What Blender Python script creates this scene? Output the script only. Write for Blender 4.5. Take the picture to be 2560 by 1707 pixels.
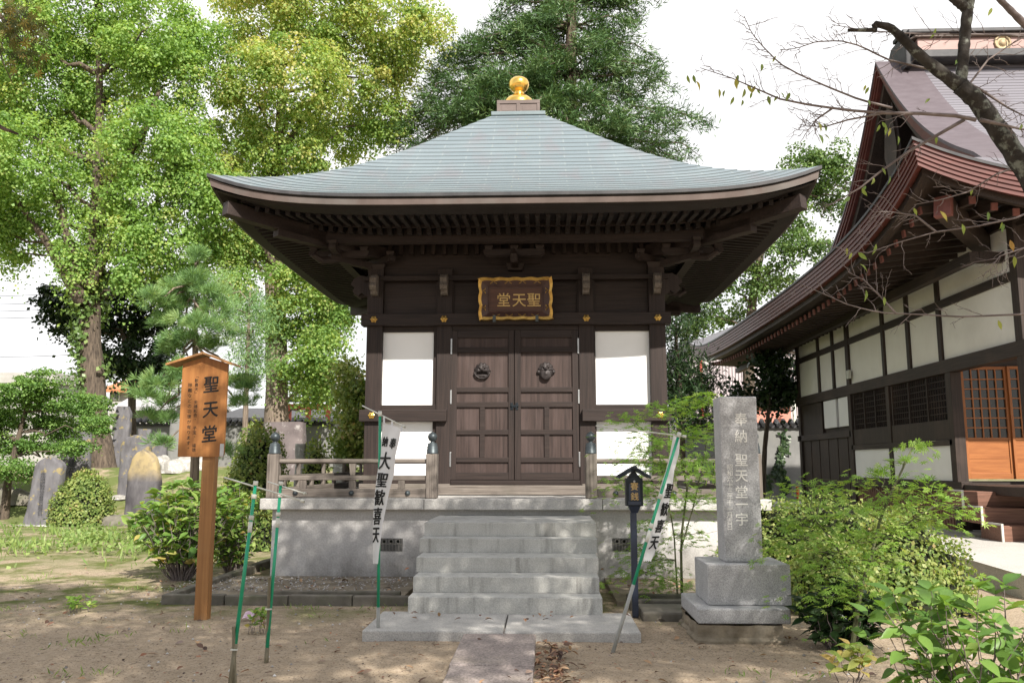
import bpy, math, random
import numpy as np
from mathutils import Vector
for o in list(bpy.data.objects): bpy.data.objects.remove(o)
SC = bpy.context.scene; COL = SC.collection
R = math.radians
rng = np.random.default_rng(7); random.seed(7)
# ------------------------------------------------------------------ camera, sky, sun, exposure
FPX, HOR, VPX = 2100.0, 1160.0, 1360.0           # focal length and vanishing point in photo pixels
PITCH = math.atan((HOR-853.5)/FPX); YAW = math.atan((VPX-1280)/(FPX/math.cos(PITCH)))
EYE = np.array([0, 0, 1.55])
cam = bpy.data.cameras.new('camera'); camo = bpy.data.objects.new('camera', cam); COL.objects.link(camo)
cam.sensor_width = 36; cam.lens = FPX/2560*36; cam.clip_end = 2000; cam.clip_start = .05
camo.location = EYE; camo.rotation_euler = (math.pi/2+PITCH, 0, YAW); SC.camera = camo
SUN_EL, SUN_AZ = R(40), R(26)                    # behind the camera, over its right shoulder
sd = Vector((math.sin(SUN_AZ)*math.cos(SUN_EL), -math.cos(SUN_AZ)*math.cos(SUN_EL), math.sin(SUN_EL)))
sl = bpy.data.lights.new('sun', 'SUN'); sl.energy = 4.0; sl.angle = R(.53); sl.color = (1, .95, .87)
so = bpy.data.objects.new('sun', sl); COL.objects.link(so); so.rotation_euler = sd.to_track_quat('Z', 'Y').to_euler()
W = bpy.data.worlds.new('World'); SC.world = W; W.use_nodes = True
nt = W.node_tree; bg = nt.nodes['Background']
sky = nt.nodes.new('ShaderNodeTexSky'); sky.sky_type = 'NISHITA'; sky.sun_disc = False
sky.sun_elevation = SUN_EL; sky.sun_rotation = math.atan2(sd.x, sd.y)
tc = nt.nodes.new('ShaderNodeTexCoord'); nz = nt.nodes.new('ShaderNodeTexNoise'); nz.inputs['Scale'].default_value = 2.2; nz.inputs['Detail'].default_value = 6
rp = nt.nodes.new('ShaderNodeMapRange'); rp.inputs[1].default_value = .3; rp.inputs[2].default_value = .55; rp.inputs[3].default_value = .78; rp.inputs[4].default_value = 1
mx = nt.nodes.new('ShaderNodeMix'); mx.data_type = 'RGBA'; mx.inputs[7].default_value = (9.3, 9.2, 9.25, 1)   # thin bright cloud
nt.links.new(tc.outputs['Generated'], nz.inputs['Vector']); nt.links.new(nz.outputs[0], rp.inputs[0]); nt.links.new(rp.outputs[0], mx.inputs[0])
sx_ = nt.nodes.new('ShaderNodeSeparateXYZ'); nt.links.new(tc.outputs['Generated'], sx_.inputs[0]); fr_ = nt.nodes.new('ShaderNodeMapRange'); fr_.inputs[1].default_value = -.35; fr_.inputs[2].default_value = .12; fr_.inputs[3].default_value = .5; nt.links.new(sx_.outputs[1], fr_.inputs[0])
ml = nt.nodes.new('ShaderNodeMath'); ml.operation = 'MULTIPLY'; nt.links.new(rp.outputs[0], ml.inputs[0]); nt.links.new(fr_.outputs[0], ml.inputs[1]); nt.links.new(ml.outputs[0], mx.inputs[0])      # cloud thinned behind the camera so less sky light reaches under the eaves
nt.links.new(sky.outputs[0], mx.inputs[6]); nt.links.new(mx.outputs[2], bg.inputs[0]); bg.inputs[1].default_value = .065
SC.view_settings.view_transform = 'Standard'; SC.view_settings.look = 'None'; SC.view_settings.gamma = 1
SC.view_settings.exposure = 1.12
SC.cycles.max_bounces = 6; SC.cycles.transparent_max_bounces = 8; SC.cycles.use_denoising = True

fw = np.array([-math.sin(YAW)*math.cos(PITCH), math.cos(YAW)*math.cos(PITCH), math.sin(PITCH)])
rt = np.array([math.cos(YAW), math.sin(YAW), 0]); upv = np.cross(rt, fw)
def ray(px, py): return fw*FPX+rt*(px-1280)+upv*(853.5-py)
def at(px, py, Y): r = ray(px, py); return EYE+r*(Y/r[1])             # photo pixel -> point at distance Y
def ax(px, py, X): r = ray(px, py); return EYE+r*(X/r[0])             # photo pixel -> point on the plane x = X
def G(px, py, z=0.): r = ray(px, py); return EYE+r*((z-1.55)/r[2])    # photo pixel -> point on the ground
def zz(y, Y): return at(1286, y, Y)[2]
def sm(a, b, x): t = np.clip((np.asarray(x, float)-a)/(b-a), 0, 1); return t*t*(3-2*t)
def gz(x, y):                                                       # the ground: level, a low bank at the back left
    return 1.45*sm(22.5, 28, y)*sm(0, -5, x)

# ------------------------------------------------------------------ materials
MATS = {}
def nodes_of(m):
    m.use_nodes = True; n = m.node_tree; return n, n.nodes['Principled BSDF']
def mat(name, c1, c2=None, scale=6., st=(1, 1, 1), rough=.7, bump=.15, lo=.35, hi=.65, metal=0., spec=.3, stain=None, stain_scale=.8, stain_st=(1, 1, 1), stain_amt=.6, stain_lo=.5, stain_hi=.7, fine=0., fine_amt=.3, tex='Object', bdist=.01, zst=None):
    m = bpy.data.materials.new(name); n, p = nodes_of(m); L = n.links.new
    c2 = c2 or tuple(v*.75 for v in c1)
    tc = n.nodes.new('ShaderNodeTexCoord')
    def noise(sc, st, det=6):
        mp = n.nodes.new('ShaderNodeMapping'); mp.inputs['Scale'].default_value = st; L(tc.outputs[tex], mp.inputs[0])
        z = n.nodes.new('ShaderNodeTexNoise'); z.inputs['Scale'].default_value = sc; z.inputs['Detail'].default_value = det; z.inputs['Roughness'].default_value = .62
        L(mp.outputs[0], z.inputs['Vector']); return z
    a = noise(scale, st); cr = n.nodes.new('ShaderNodeValToRGB'); e = cr.color_ramp.elements
    e[0].position, e[0].color = lo, (*c2, 1); e[1].position, e[1].color = hi, (*c1, 1); L(a.outputs[0], cr.inputs[0]); out = cr.outputs[0]
    if stain:
        b = noise(stain_scale, stain_st, 5); mr = n.nodes.new('ShaderNodeMapRange'); mr.inputs[1].default_value = stain_lo; mr.inputs[2].default_value = stain_hi; mr.inputs[4].default_value = stain_amt
        L(b.outputs[0], mr.inputs[0]); fo = mr.outputs[0]
        if zst:                                                  # grime that gathers over one band of heights
            sp = n.nodes.new('ShaderNodeSeparateXYZ'); L(tc.outputs['Object'], sp.inputs[0]); zr = n.nodes.new('ShaderNodeMapRange'); zr.inputs[1].default_value, zr.inputs[2].default_value = zst; L(sp.outputs[2], zr.inputs[0]); mm = n.nodes.new('ShaderNodeMath'); mm.operation = 'MULTIPLY'; L(fo, mm.inputs[0]); L(zr.outputs[0], mm.inputs[1]); fo = mm.outputs[0]
        q = n.nodes.new('ShaderNodeMix'); q.data_type = 'RGBA'; q.inputs[7].default_value = (*stain, 1); L(fo, q.inputs[0]); L(out, q.inputs[6]); out = q.outputs[2]
    h = a.outputs[0]
    if fine:
        s = noise(fine, (1, 1, 1), 2); q = n.nodes.new('ShaderNodeMix'); q.data_type = 'RGBA'; q.blend_type = 'OVERLAY'; q.inputs[0].default_value = fine_amt
        k = n.nodes.new('ShaderNodeMapRange'); k.inputs[1].default_value = .35; k.inputs[2].default_value = .65; L(s.outputs[0], k.inputs[0])
        L(out, q.inputs[6]); L(k.outputs[0], q.inputs[7]); out = q.outputs[2]; h = s.outputs[0]
    L(out, p.inputs['Base Color']); p.inputs['Roughness'].default_value = rough; p.inputs['Metallic'].default_value = metal; p.inputs['Specular IOR Level'].default_value = spec
    if bump:
        bp = n.nodes.new('ShaderNodeBump'); bp.inputs['Strength'].default_value = bump; bp.inputs['Distance'].default_value = bdist; L(h, bp.inputs['Height']); L(bp.outputs[0], p.inputs['Normal'])
    MATS[name] = m; return m
DIM = 1.3
def leafmat(name, cols, trans=.35, rough=.45, spec=.25):
    m = bpy.data.materials.new(name); n, p = nodes_of(m); L = n.links.new
    t = n.nodes.new('ShaderNodeAttribute'); t.attribute_name = 'tint'; cr = n.nodes.new('ShaderNodeValToRGB'); e = cr.color_ramp.elements
    for i, c in enumerate(cols):
        mn = sum(c)/3; c = tuple((v*.84+mn*.16)*DIM for v in c)
        q = i/(len(cols)-1); k = e[0] if i == 0 else (e[-1] if i == len(cols)-1 else e.new(q)); k.position = q; k.color = (*c, 1)
    L(t.outputs['Fac'], cr.inputs[0]); L(cr.outputs[0], p.inputs['Base Color']); p.inputs['Roughness'].default_value = rough; p.inputs['Specular IOR Level'].default_value = spec
    tr = n.nodes.new('ShaderNodeBsdfTranslucent'); g = n.nodes.new('ShaderNodeMix'); g.data_type = 'RGBA'; g.blend_type = 'MULTIPLY'; g.inputs[0].default_value = 1; g.inputs[7].default_value = (1.25, 1.2, .6, 1)
    L(cr.outputs[0], g.inputs[6]); L(g.outputs[2], tr.inputs[0]); ms = n.nodes.new('ShaderNodeMixShader'); ms.inputs[0].default_value = trans
    L(p.outputs[0], ms.inputs[1]); L(tr.outputs[0], ms.inputs[2]); L(ms.outputs[0], n.nodes['Material Output'].inputs[0]); MATS[name] = m; return m
WD, WD2 = (.034, .022, .018), (.016, .0105, .0088)
for ax_, s in (('x', (.5, 14, 14)), ('y', (14, .5, 14)), ('z', (14, 14, .5))):
    mat('wood_'+ax_, WD, WD2, 3., s, .62, .25, stain=(.05, .036, .032), stain_scale=1.2, stain_st=tuple(v*.2 for v in s), stain_amt=.55)
    mat('grey_wood_'+ax_, (.205, .175, .15), (.095, .078, .066), 3., s, .8, .35, stain=(.075, .07, .052), stain_scale=1.5, stain_amt=.5)
    mat('temple_wood_'+ax_, (.05, .034, .026), (.022, .015, .012), 3., s, .6, .25, stain=(.09, .06, .045), stain_amt=.5)
mat('panel_wood', (.062, .04, .034), (.03, .019, .016), 3., (10, 10, .35), .6, .25, stain=(.095, .066, .06), stain_scale=1.6, stain_st=(5, 5, .5), stain_amt=.5)
mat('shaded_wood', (.02, .014, .012), (.012, .0085, .007), 2., (1, 1, 1), .7, .1)  # darker copy of the hall timber; its colour deepens the shade under the eaves
mat('plaster', (.87, .865, .85), (.82, .815, .80), 1.5, rough=.85, bump=.05)
mat('old_plaster', (.86, .835, .77), (.79, .76, .69), .9, rough=.88, bump=.08, stain=(.55, .525, .47), stain_scale=.7, stain_amt=.4)
mat('copper_band', (.145, .112, .10), (.1, .076, .066), 2., (1, 1, 1), .5, .1, metal=.15, stain=(.2, .23, .22), stain_amt=.3)
mat('gold', (.95, .62, .16), (.9, .55, .12), 3, rough=.22, bump=.02, metal=1., spec=.5)
mat('dull_gold', (.62, .4, .11), (.38, .22, .06), 14, rough=.38, bump=.2, metal=.85)
mat('concrete', (.56, .54, .52), (.49, .47, .455), 2.5, rough=.9, bump=.25, stain=(.09, .08, .065), stain_scale=1.1, stain_st=(1, 1, .7), stain_amt=.9, stain_lo=.36, stain_hi=.62, fine=45, fine_amt=.11, zst=(.72, .02))
mat('step_stone', (.50, .49, .455), (.42, .41, .38), 4, rough=.85, bump=.2, stain=(.11, .10, .085), stain_scale=3.2, stain_st=(2.6, 2.6, .2), stain_amt=.55, stain_lo=.54, stain_hi=.72, fine=90, fine_amt=.15)
mat('granite', (.43, .425, .425), (.355, .35, .355), 5, rough=.55, bump=.05, fine=110, fine_amt=.3, stain=(.2, .19, .18), stain_scale=1.2, stain_amt=.35)
mat('slab_granite', (.47, .45, .42), (.38, .365, .345), 5, rough=.7, bump=.1, fine=90, fine_amt=.2, stain=(.23, .22, .2), stain_scale=1.4, stain_st=(1, 1, 1), stain_amt=.5)
mat('rough_stone', (.27, .225, .165), (.15, .125, .09), 4, rough=.95, bump=.9, bdist=.04, stain=(.36, .31, .24), stain_scale=2, stain_amt=.5)
mat('grave_stone', (.17, .163, .172), (.1, .094, .1), 3, (1.5, 1.5, .6), .85, .4, stain=(.30, .235, .10), stain_scale=6, stain_amt=.8, stain_lo=.58, stain_hi=.64, bdist=.02)
mat('ochre_stone', (.15, .14, .145), (.06, .055, .06), 1.6, (1.5, 1.5, .6), rough=.85, bump=.4, stain=(.36, .28, .15), stain_scale=1.4, stain_amt=1, stain_lo=.3, stain_hi=.5, bdist=.02, zst=(1.0, 1.35))
mat('pale_stone', (.42, .40, .37), (.25, .235, .21), 4, rough=.9, bump=.5, stain=(.62, .6, .56), stain_scale=7, stain_amt=.8, stain_lo=.55, stain_hi=.62, bdist=.02)
mat('purple_stone', (.175, .145, .14), (.11, .09, .09), 2, rough=.9, bump=.4, stain=(.45, .42, .4), stain_scale=5, stain_amt=.6, stain_lo=.58, bdist=.02)
mat('path_stone', (.32, .27, .245), (.24, .2, .185), 3, rough=.8, bump=.35, fine=60, stain=(.34, .29, .22), stain_scale=2, stain_amt=.5, stain_lo=.55)
mat('kerb_stone', (.19, .17, .14), (.11, .10, .08), 4, rough=.95, bump=.5, stain=(.08, .09, .045), stain_scale=2.5, stain_amt=.6)
mat('block_wall', (.23, .225, .215), (.17, .168, .16), 2, rough=.9, bump=.2, stain=(.17, .17, .15), stain_scale=1, stain_amt=.6)
mat('roof_tile_dark', (.06, .058, .06), (.035, .035, .037), 4, rough=.5, bump=.2)
mat('pavement', (.50, .475, .43), (.43, .41, .375), 2, rough=.9, bump=.1, stain=(.38, .36, .33), stain_amt=.5, fine=90)
mat('sign_wood', (.31, .135, .04), (.25, .1, .03), 2.5, (9, 9, .35), .55, .06)
mat('post_wood', (.36, .175, .062), (.25, .115, .04), 3, (9, 9, .35), .55, .1, stain=(.28, .2, .12), stain_scale=1.3, stain_st=(1, 1, 1), stain_amt=.5)
mat('ink', (.012, .012, .012), rough=.6, bump=0); mat('dark_metal', (.022, .028, .034), (.014, .018, .022), 8, rough=.4, bump=.03, metal=.4)
mat('navy_paint', (.02, .03, .055), (.013, .02, .04), 5, rough=.38, bump=.03, spec=.5); mat('grille', (.2, .19, .17), rough=.6, bump=0)
mat('bronze', (.085, .1, .105), (.05, .06, .065), 6, rough=.45, bump=.05, metal=.5); mat('steel', (.5, .5, .5), rough=.35, bump=0, metal=.9)
mat('lion_bronze', (.05, .042, .04), (.025, .02, .02), 12, rough=.5, bump=.2, metal=.3)
mat('green_pole', (.012, .33, .17), (.01, .27, .135), 4, rough=.35, bump=.03, spec=.5, stain=(.1, .3, .2), stain_amt=.4)
mat('white_plastic', (.66, .66, .6), (.5, .5, .43), 9, rough=.5, bump=.03); mat('bamboo', (.24, .21, .14), (.13, .11, .07), 4, (8, 8, 1), .7, .3)
mat('grey_tube', (.38, .38, .36), (.26, .26, .23), 5, rough=.5, bump=.05)
mat('plaque_wood', (.10, .045, .03), (.065, .028, .02), 3, (.6, 12, 12), .4, .05); mat('plaque_frame', (.085, .045, .037), (.055, .03, .025), 4, rough=.4, bump=.05)
mat('red_copper', (.125, .036, .027), (.085, .025, .019), 2, (1, 1, 4), .45, .1, spec=.4); mat('end_paint', (.25, .1, .085), (.18, .07, .058), 5, rough=.6, bump=.05)
mat('pink_copper', (.36, .235, .21), (.28, .18, .16), 2, (1, 1, 3), .5, .05); mat('crest_gilt', (.42, .33, .2), (.3, .23, .14), 10, rough=.6, bump=.1, metal=.3); mat('orange_wood', (.36, .135, .042), (.26, .09, .028), 2.5, (7, 7, .6), .5, .1); mat('orange_wood_x', (.36, .135, .042), (.26, .09, .028), 2.5, (.6, 7, 7), .5, .1)
mat('screen', (.016, .018, .02), rough=.25, bump=0, spec=.5); mat('step_wood', (.22, .11, .075), (.12, .06, .04), 3, (.6, 10, 10), .6, .2); mat('cut_white', (.6, .58, .53), rough=.7, bump=0)
mat('bark', (.15, .115, .085), (.05, .038, .03), 3.5, (5, 5, .7), .95, 1., bdist=.05); mat('pale_bark', (.27, .215, .165), (.12, .09, .07), 4, (5, 5, .6), .95, 1., bdist=.04)
mat('cherry_bark', (.048, .042, .036), (.018, .015, .013), 9, rough=.9, bump=1., bdist=.02, stain=(.26, .28, .24), stain_scale=11, stain_amt=.6, stain_lo=.54, stain_hi=.64); mat('twig', (.2, .165, .155), (.12, .095, .09), 8, rough=.8, bump=.2)
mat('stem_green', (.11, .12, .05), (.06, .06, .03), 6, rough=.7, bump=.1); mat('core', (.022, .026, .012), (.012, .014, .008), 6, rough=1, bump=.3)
mat('corrugated', (.47, .41, .42), (.43, .375, .385), 1, rough=.6, bump=0); mat('red_paint', (.55, .13, .09), (.45, .1, .07), 3, rough=.6, bump=.05); mat('salmon', (.62, .26, .2), (.5, .2, .15), 2, rough=.7, bump=0)
mat('house_wall', (.40, .38, .35), (.33, .315, .29), 1, rough=.9, bump=.05); mat('orange_tile', (.5, .2, .09), (.33, .13, .06), 8, rough=.7, bump=.3); mat('grey_tile', (.4, .39, .4), (.28, .27, .28), 5, rough=.6, bump=.2)
mat('window_glass', (.03, .035, .04), rough=.1, bump=0, spec=.6); mat('wire', (.03, .03, .03), rough=.6, bump=0); mat('red_pole', (.6, .03, .02), rough=.4, bump=0); mat('paper', (.7, .62, .66), (.55, .3, .42), 22, rough=.6, bump=0)
mat('carve', (.9, .88, .83), (.82, .8, .75), 8, rough=.9, bump=0); mat('carve_dark', (.04, .04, .045), rough=.9, bump=0); mat('gilt_ink', (.60, .42, .17), (.45, .3, .11), 9, rough=.5, bump=0, metal=.25)
def cloth_mat():
    m = mat('cloth', (.80, .79, .79), (.73, .72, .73), 2, rough=.85, bump=.1); n = m.node_tree; p = n.nodes['Principled BSDF']
    t = n.nodes.new('ShaderNodeBsdfTranslucent'); t.inputs[0].default_value = (.75, .75, .74, 1); s = n.nodes.new('ShaderNodeMixShader'); s.inputs[0].default_value = .35
    n.links.new(p.outputs[0], s.inputs[1]); n.links.new(t.outputs[0], s.inputs[2]); n.links.new(s.outputs[0], n.nodes['Material Output'].inputs[0])
cloth_mat()
def tiled(name, c1, c2, mort, bw, rough, stains, msize=.012, metal=.1):          # metal sheets in courses, from the UV map (u in metres, v in courses)
    m = bpy.data.materials.new(name); n, p = nodes_of(m); L = n.links.new; MATS[name] = m
    uv = n.nodes.new('ShaderNodeUVMap'); b = n.nodes.new('ShaderNodeTexBrick'); b.inputs['Scale'].default_value = 1; b.inputs['Brick Width'].default_value = bw; b.inputs['Row Height'].default_value = 1
    b.inputs['Mortar Size'].default_value = msize; b.inputs['Mortar Smooth'].default_value = .1; b.offset = .5; b.inputs['Color1'].default_value = (*c1, 1); b.inputs['Color2'].default_value = (*c2, 1); b.inputs['Mortar'].default_value = (*mort, 1); L(uv.outputs[0], b.inputs[0])
    out = b.outputs[0]
    for (c, sc, st, lo, hi, amt) in stains:
        mp = n.nodes.new('ShaderNodeMapping'); mp.inputs['Scale'].default_value = st; L(uv.outputs[0], mp.inputs[0]); z = n.nodes.new('ShaderNodeTexNoise'); z.inputs['Scale'].default_value = sc; z.inputs['Detail'].default_value = 5; L(mp.outputs[0], z.inputs['Vector'])
        mr = n.nodes.new('ShaderNodeMapRange'); mr.inputs[1].default_value = lo; mr.inputs[2].default_value = hi; mr.inputs[4].default_value = amt; L(z.outputs[0], mr.inputs[0])
        q = n.nodes.new('ShaderNodeMix'); q.data_type = 'RGBA'; q.inputs[7].default_value = (*c, 1); L(mr.outputs[0], q.inputs[0]); L(out, q.inputs[6]); out = q.outputs[2]
    L(out, p.inputs['Base Color']); p.inputs['Roughness'].default_value = rough; p.inputs['Metallic'].default_value = metal
    bp = n.nodes.new('ShaderNodeBump'); bp.inputs['Strength'].default_value = .3; bp.inputs['Distance'].default_value = .01; bp.invert = True; L(b.outputs['Fac'], bp.inputs['Height']); L(bp.outputs[0], p.inputs['Normal']); return m
tiled('patina', (.148, .184, .2), (.13, .165, .182), (.18, .215, .222), .8, .45, [((.16, .135, .145), 1.1, (2.2, .18, 1), .5, .68, .5), ((.215, .26, .27), .8, (1, .3, 1), .5, .7, .4)])
mat('verge_copper', (.13, .108, .118), (.1, .08, .088), 3, (1, 3, 1), .45, .05, metal=.1); mat('patina_plain', (.17, .21, .22), (.14, .175, .185), 3, rough=.5, bump=.05); mat('patina_seam', (.085, .105, .11), (.07, .085, .09), 3, rough=.6, bump=0)
tiled('temple_roof', (.21, .2, .22), (.18, .17, .19), (.06, .055, .06), 40, .42, [((.11, .085, .09), .7, (1, .1, 1), .5, .7, .5)], .12)
leafmat('ginkgo_leaf', [(.1, .2, .035), (.165, .3, .055), (.235, .38, .075), (.31, .42, .09), (.42, .42, .12)], .5)
leafmat('ginkgo_leaf_yellowing', [(.09, .18, .03), (.15, .27, .05), (.23, .35, .07), (.35, .41, .09), (.45, .41, .13)], .5)
leafmat('fir_needle', [(.03, .075, .022), (.055, .12, .034), (.095, .17, .05), (.15, .2, .07)], .15)
leafmat('broad_leaf', [(.04, .085, .018), (.075, .14, .03), (.12, .2, .045), (.19, .26, .07)], .35, .35)
leafmat('dark_leaf', [(.008, .022, .006), (.014, .035, .009), (.025, .05, .014), (.045, .075, .022)], .12, .3)
leafmat('pine_needle', [(.08, .17, .06), (.13, .25, .085), (.19, .32, .1), (.27, .37, .13)], .35)
leafmat('maple_leaf', [(.1, .22, .025), (.16, .31, .035), (.22, .39, .045), (.3, .42, .07), (.38, .3, .09)], .5)
leafmat('bush_maple_leaf', [(.06, .14, .025), (.1, .2, .035), (.15, .27, .045), (.22, .33, .065)], .4)
leafmat('hedge_leaf', [(.07, .13, .025), (.14, .21, .04), (.22, .28, .058), (.31, .34, .09), (.3, .2, .085)], .4)
leafmat('hydrangea_leaf', [(.06, .14, .02), (.1, .21, .03), (.15, .27, .04), (.24, .33, .06), (.42, .3, .07)], .42, .38)
leafmat('grass_blade', [(.1, .17, .035), (.16, .25, .05), (.24, .31, .08)], .35); leafmat('cherry_leaf', [(.12, .2, .05), (.2, .26, .05), (.35, .3, .05), (.3, .14, .05)], .4)
leafmat('dry_leaf', [(.05, .03, .025), (.13, .07, .045), (.25, .10, .05), (.33, .2, .1), (.2, .14, .12)], .1, .6); leafmat('pebble', [(.12, .11, .1), (.24, .22, .2), (.4, .38, .36)], 0, .8)
leafmat('bronze_leaf', [(.035, .05, .012), (.06, .075, .016), (.1, .1, .02), (.28, .2, .03)], .4)

# ------------------------------------------------------------------ mesh helpers
class MB:
    def __init__(s): s.v = []; s.f = []; s.uv = None
    def add(s, V, F):
        b = len(s.v); s.v += [tuple(map(float, p)) for p in V]; s.f += [tuple(i+b for i in q) for q in F]; return s
    def box(s, x0, x1, y0, y1, z0, z1):
        return s.hexa([(x0, y0, z0), (x1, y0, z0), (x1, y1, z0), (x0, y1, z0), (x0, y0, z1), (x1, y0, z1), (x1, y1, z1), (x0, y1, z1)])
    def hexa(s, V): return s.add(V, [(3, 2, 1, 0), (4, 5, 6, 7), (0, 1, 5, 4), (1, 2, 6, 5), (2, 3, 7, 6), (3, 0, 4, 7)])
    def beam(s, p, q, w, h, up=(0, 0, 1)):                       # a squared bar from p to q
        p, q, up = map(np.array, (p, q, up)); d = (q-p)/np.linalg.norm(q-p); sd_ = np.cross(d, up); sd_ = sd_/np.linalg.norm(sd_); u = np.cross(sd_, d)
        a, b = sd_*w/2, u*h/2; return s.hexa([p-a-b, p+a-b, q+a-b, q-a-b, p-a+b, p+a+b, q+a+b, q-a+b])
    def tube(s, pts, rad, n=8, cap=True):
        P = [np.array(p, float) for p in pts]; rad = list(rad) if hasattr(rad, '__len__') else [rad]*len(P); V = []; F = []; u = None
        for i, p in enumerate(P):
            d = P[min(i+1, len(P)-1)]-P[max(i-1, 0)]; d = d/(np.linalg.norm(d)+1e-9)
            if u is None: u = np.cross(d, (0, 0, 1) if abs(d[2]) < .9 else (1, 0, 0))
            u = u-d*np.dot(u, d); u = u/(np.linalg.norm(u)+1e-9); w = np.cross(d, u)
            V += [p+rad[i]*(math.cos(2*math.pi*k/n)*u+math.sin(2*math.pi*k/n)*w) for k in range(n)]
        for i in range(len(P)-1):
            for k in range(n): a, b = i*n+k, i*n+(k+1) % n; F.append((a, b, b+n, a+n))
        if cap: F.append(tuple(range(n))[::-1]); F.append(tuple(range(len(V)-n, len(V))))
        return s.add(V, F)
    def lathe(s, prof, c, n=20, lobes=0, amp=0., axis='z'):
        V = []; F = []
        for r, z in prof:
            for k in range(n):
                a = 2*math.pi*k/n; q = r*(1+amp*math.cos(lobes*a)); p = (q*math.cos(a), q*math.sin(a), z)
                if axis == 'y': p = (p[0], -z, p[1])
                V.append(np.array(c)+p)
        m = len(prof)
        for i in range(m-1):
            for k in range(n): a, b = i*n+k, i*n+(k+1) % n; F.append((a, b, b+n, a+n))
        F.append(tuple(range(n))[::-1]); F.append(tuple(range((m-1)*n, m*n))); return s.add(V, F)
    def prism(s, poly, y0, y1, plane='xz', off=0):               # a polygon with thickness
        n = len(poly); mk = {'xz': lambda a, b, t: (a, t, b), 'yz': lambda a, b, t: (t, a, b), 'xy': lambda a, b, t: (a, b, t)}[plane]
        V = [mk(a, b, y0) for a, b in poly]+[mk(a, b, y1) for a, b in poly]
        return s.add(V, [tuple(range(n)), tuple(range(n, 2*n))[::-1]]+[(k, (k+1) % n, (k+1) % n+n, k+n) for k in range(n)])
    def grid(s, fn, nu, nv):
        V = [fn(i/nu, j/nv) for j in range(nv+1) for i in range(nu+1)]
        return s.add(V, [(j*(nu+1)+i, j*(nu+1)+i+1, (j+1)*(nu+1)+i+1, (j+1)*(nu+1)+i) for j in range(nv) for i in range(nu)])
    def build(s, name, m, parent=None, loc=None, smooth=False, bev=0., thick=0.):
        loc = np.array(parent_loc(parent) if parent is not None else (loc if loc is not None else (0, 0, 0)), float)
        me = bpy.data.meshes.new(name); me.from_pydata([tuple(np.array(v)-loc) for v in s.v], [], s.f); me.update()
        if s.uv is not None:
            l = me.uv_layers.new(name='UVMap'); l.data.foreach_set('uv', np.array(s.uv, 'f').ravel())
        return finish(name, me, m, parent, loc, smooth, bev, thick)
def each(mb, name, m, parent=None, **kw):                         # every separate piece of a mesh as an object of its own
    up = list(range(len(mb.v)))
    def find(i):
        while up[i] != i: up[i] = up[up[i]]; i = up[i]
        return i
    for f in mb.f:
        for q in f[1:]: up[find(q)] = find(f[0])
    G_ = {}
    for f in mb.f: G_.setdefault(find(f[0]), []).append(f)
    out = []
    for fs in G_.values():
        ids = sorted({i for f in fs for i in f}); mp = {i: k for k, i in enumerate(ids)}; n = MB().add([mb.v[i] for i in ids], [tuple(mp[i] for i in f) for f in fs]); out.append(n.build(name, m, parent, **kw))
    return out
def parent_loc(o):
    p = np.zeros(3)
    while o is not None: p = p+np.array(o.location); o = o.parent
    return p
def finish(name, me, m, parent, loc, smooth=False, bev=0., thick=0.):
    me.materials.append(MATS[m]); o = bpy.data.objects.new(name, me); COL.objects.link(o)
    if parent is not None: o.parent = parent
    else: o.location = loc
    if smooth: me.polygons.foreach_set('use_smooth', [True]*len(me.polygons))
    if thick: q = o.modifiers.new('solid', 'SOLIDIFY'); q.thickness = thick; q.offset = -1
    if bev: q = o.modifiers.new('bevel', 'BEVEL'); q.width = bev; q.segments = 2; q.limit_method = 'ANGLE'
    return o
def tag(o, label=None, cat=None, group=None, kind=None):
    for k, v in (('label', label), ('category', cat), ('group', group), ('kind', kind)):
        if v: o[k] = v
    return o
def thing(name, loc, label, cat, group=None):
    o = bpy.data.objects.new(name, None); o.empty_display_size = .2; COL.objects.link(o); o.location = tuple(map(float, loc)); return tag(o, label, cat, group)
def BX(name, m, parent, *b, bev=.004): return MB().box(*b).build(name, m, parent, bev=bev)
# glyphs come from Blender's own built-in font
GL = {}
def glyph(ch, weight=0.):
    if (ch, weight) not in GL:
        c = bpy.data.curves.new('glyph', 'FONT'); c.body = ch; c.size = 1; c.offset = weight; c.align_x = 'CENTER'; c.resolution_u = 3; o = bpy.data.objects.new('glyph', c)
        me = o.to_mesh(); V = np.array([v.co[:] for v in me.vertices]) if len(me.vertices) else np.zeros((0, 3)); F = [tuple(p.vertices) for p in me.polygons]; o.to_mesh_clear()
        bpy.data.objects.remove(o); bpy.data.curves.remove(c); V[:, 1] -= .38 if len(V) else 0; GL[(ch, weight)] = (V, F)
    return GL[(ch, weight)]
def write(mb, ch, c, xd, yd, size, weight=0., sx=1.):
    V, F = glyph(ch); c, xd, yd = map(np.array, (c, xd, yd)); nn = np.cross(xd, yd)*.0001           # heavier strokes: the glyph laid down again, slightly shifted
    for k, (a, b) in enumerate(((0, 0), (1, .3), (-1, -.3), (.3, 1), (-.3, -1)) if weight else ((0, 0),)): mb.add([c+nn*k+xd*(p[0]+a*weight)*size*sx+yd*(p[1]+b*weight)*size for p in V], F)

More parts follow.
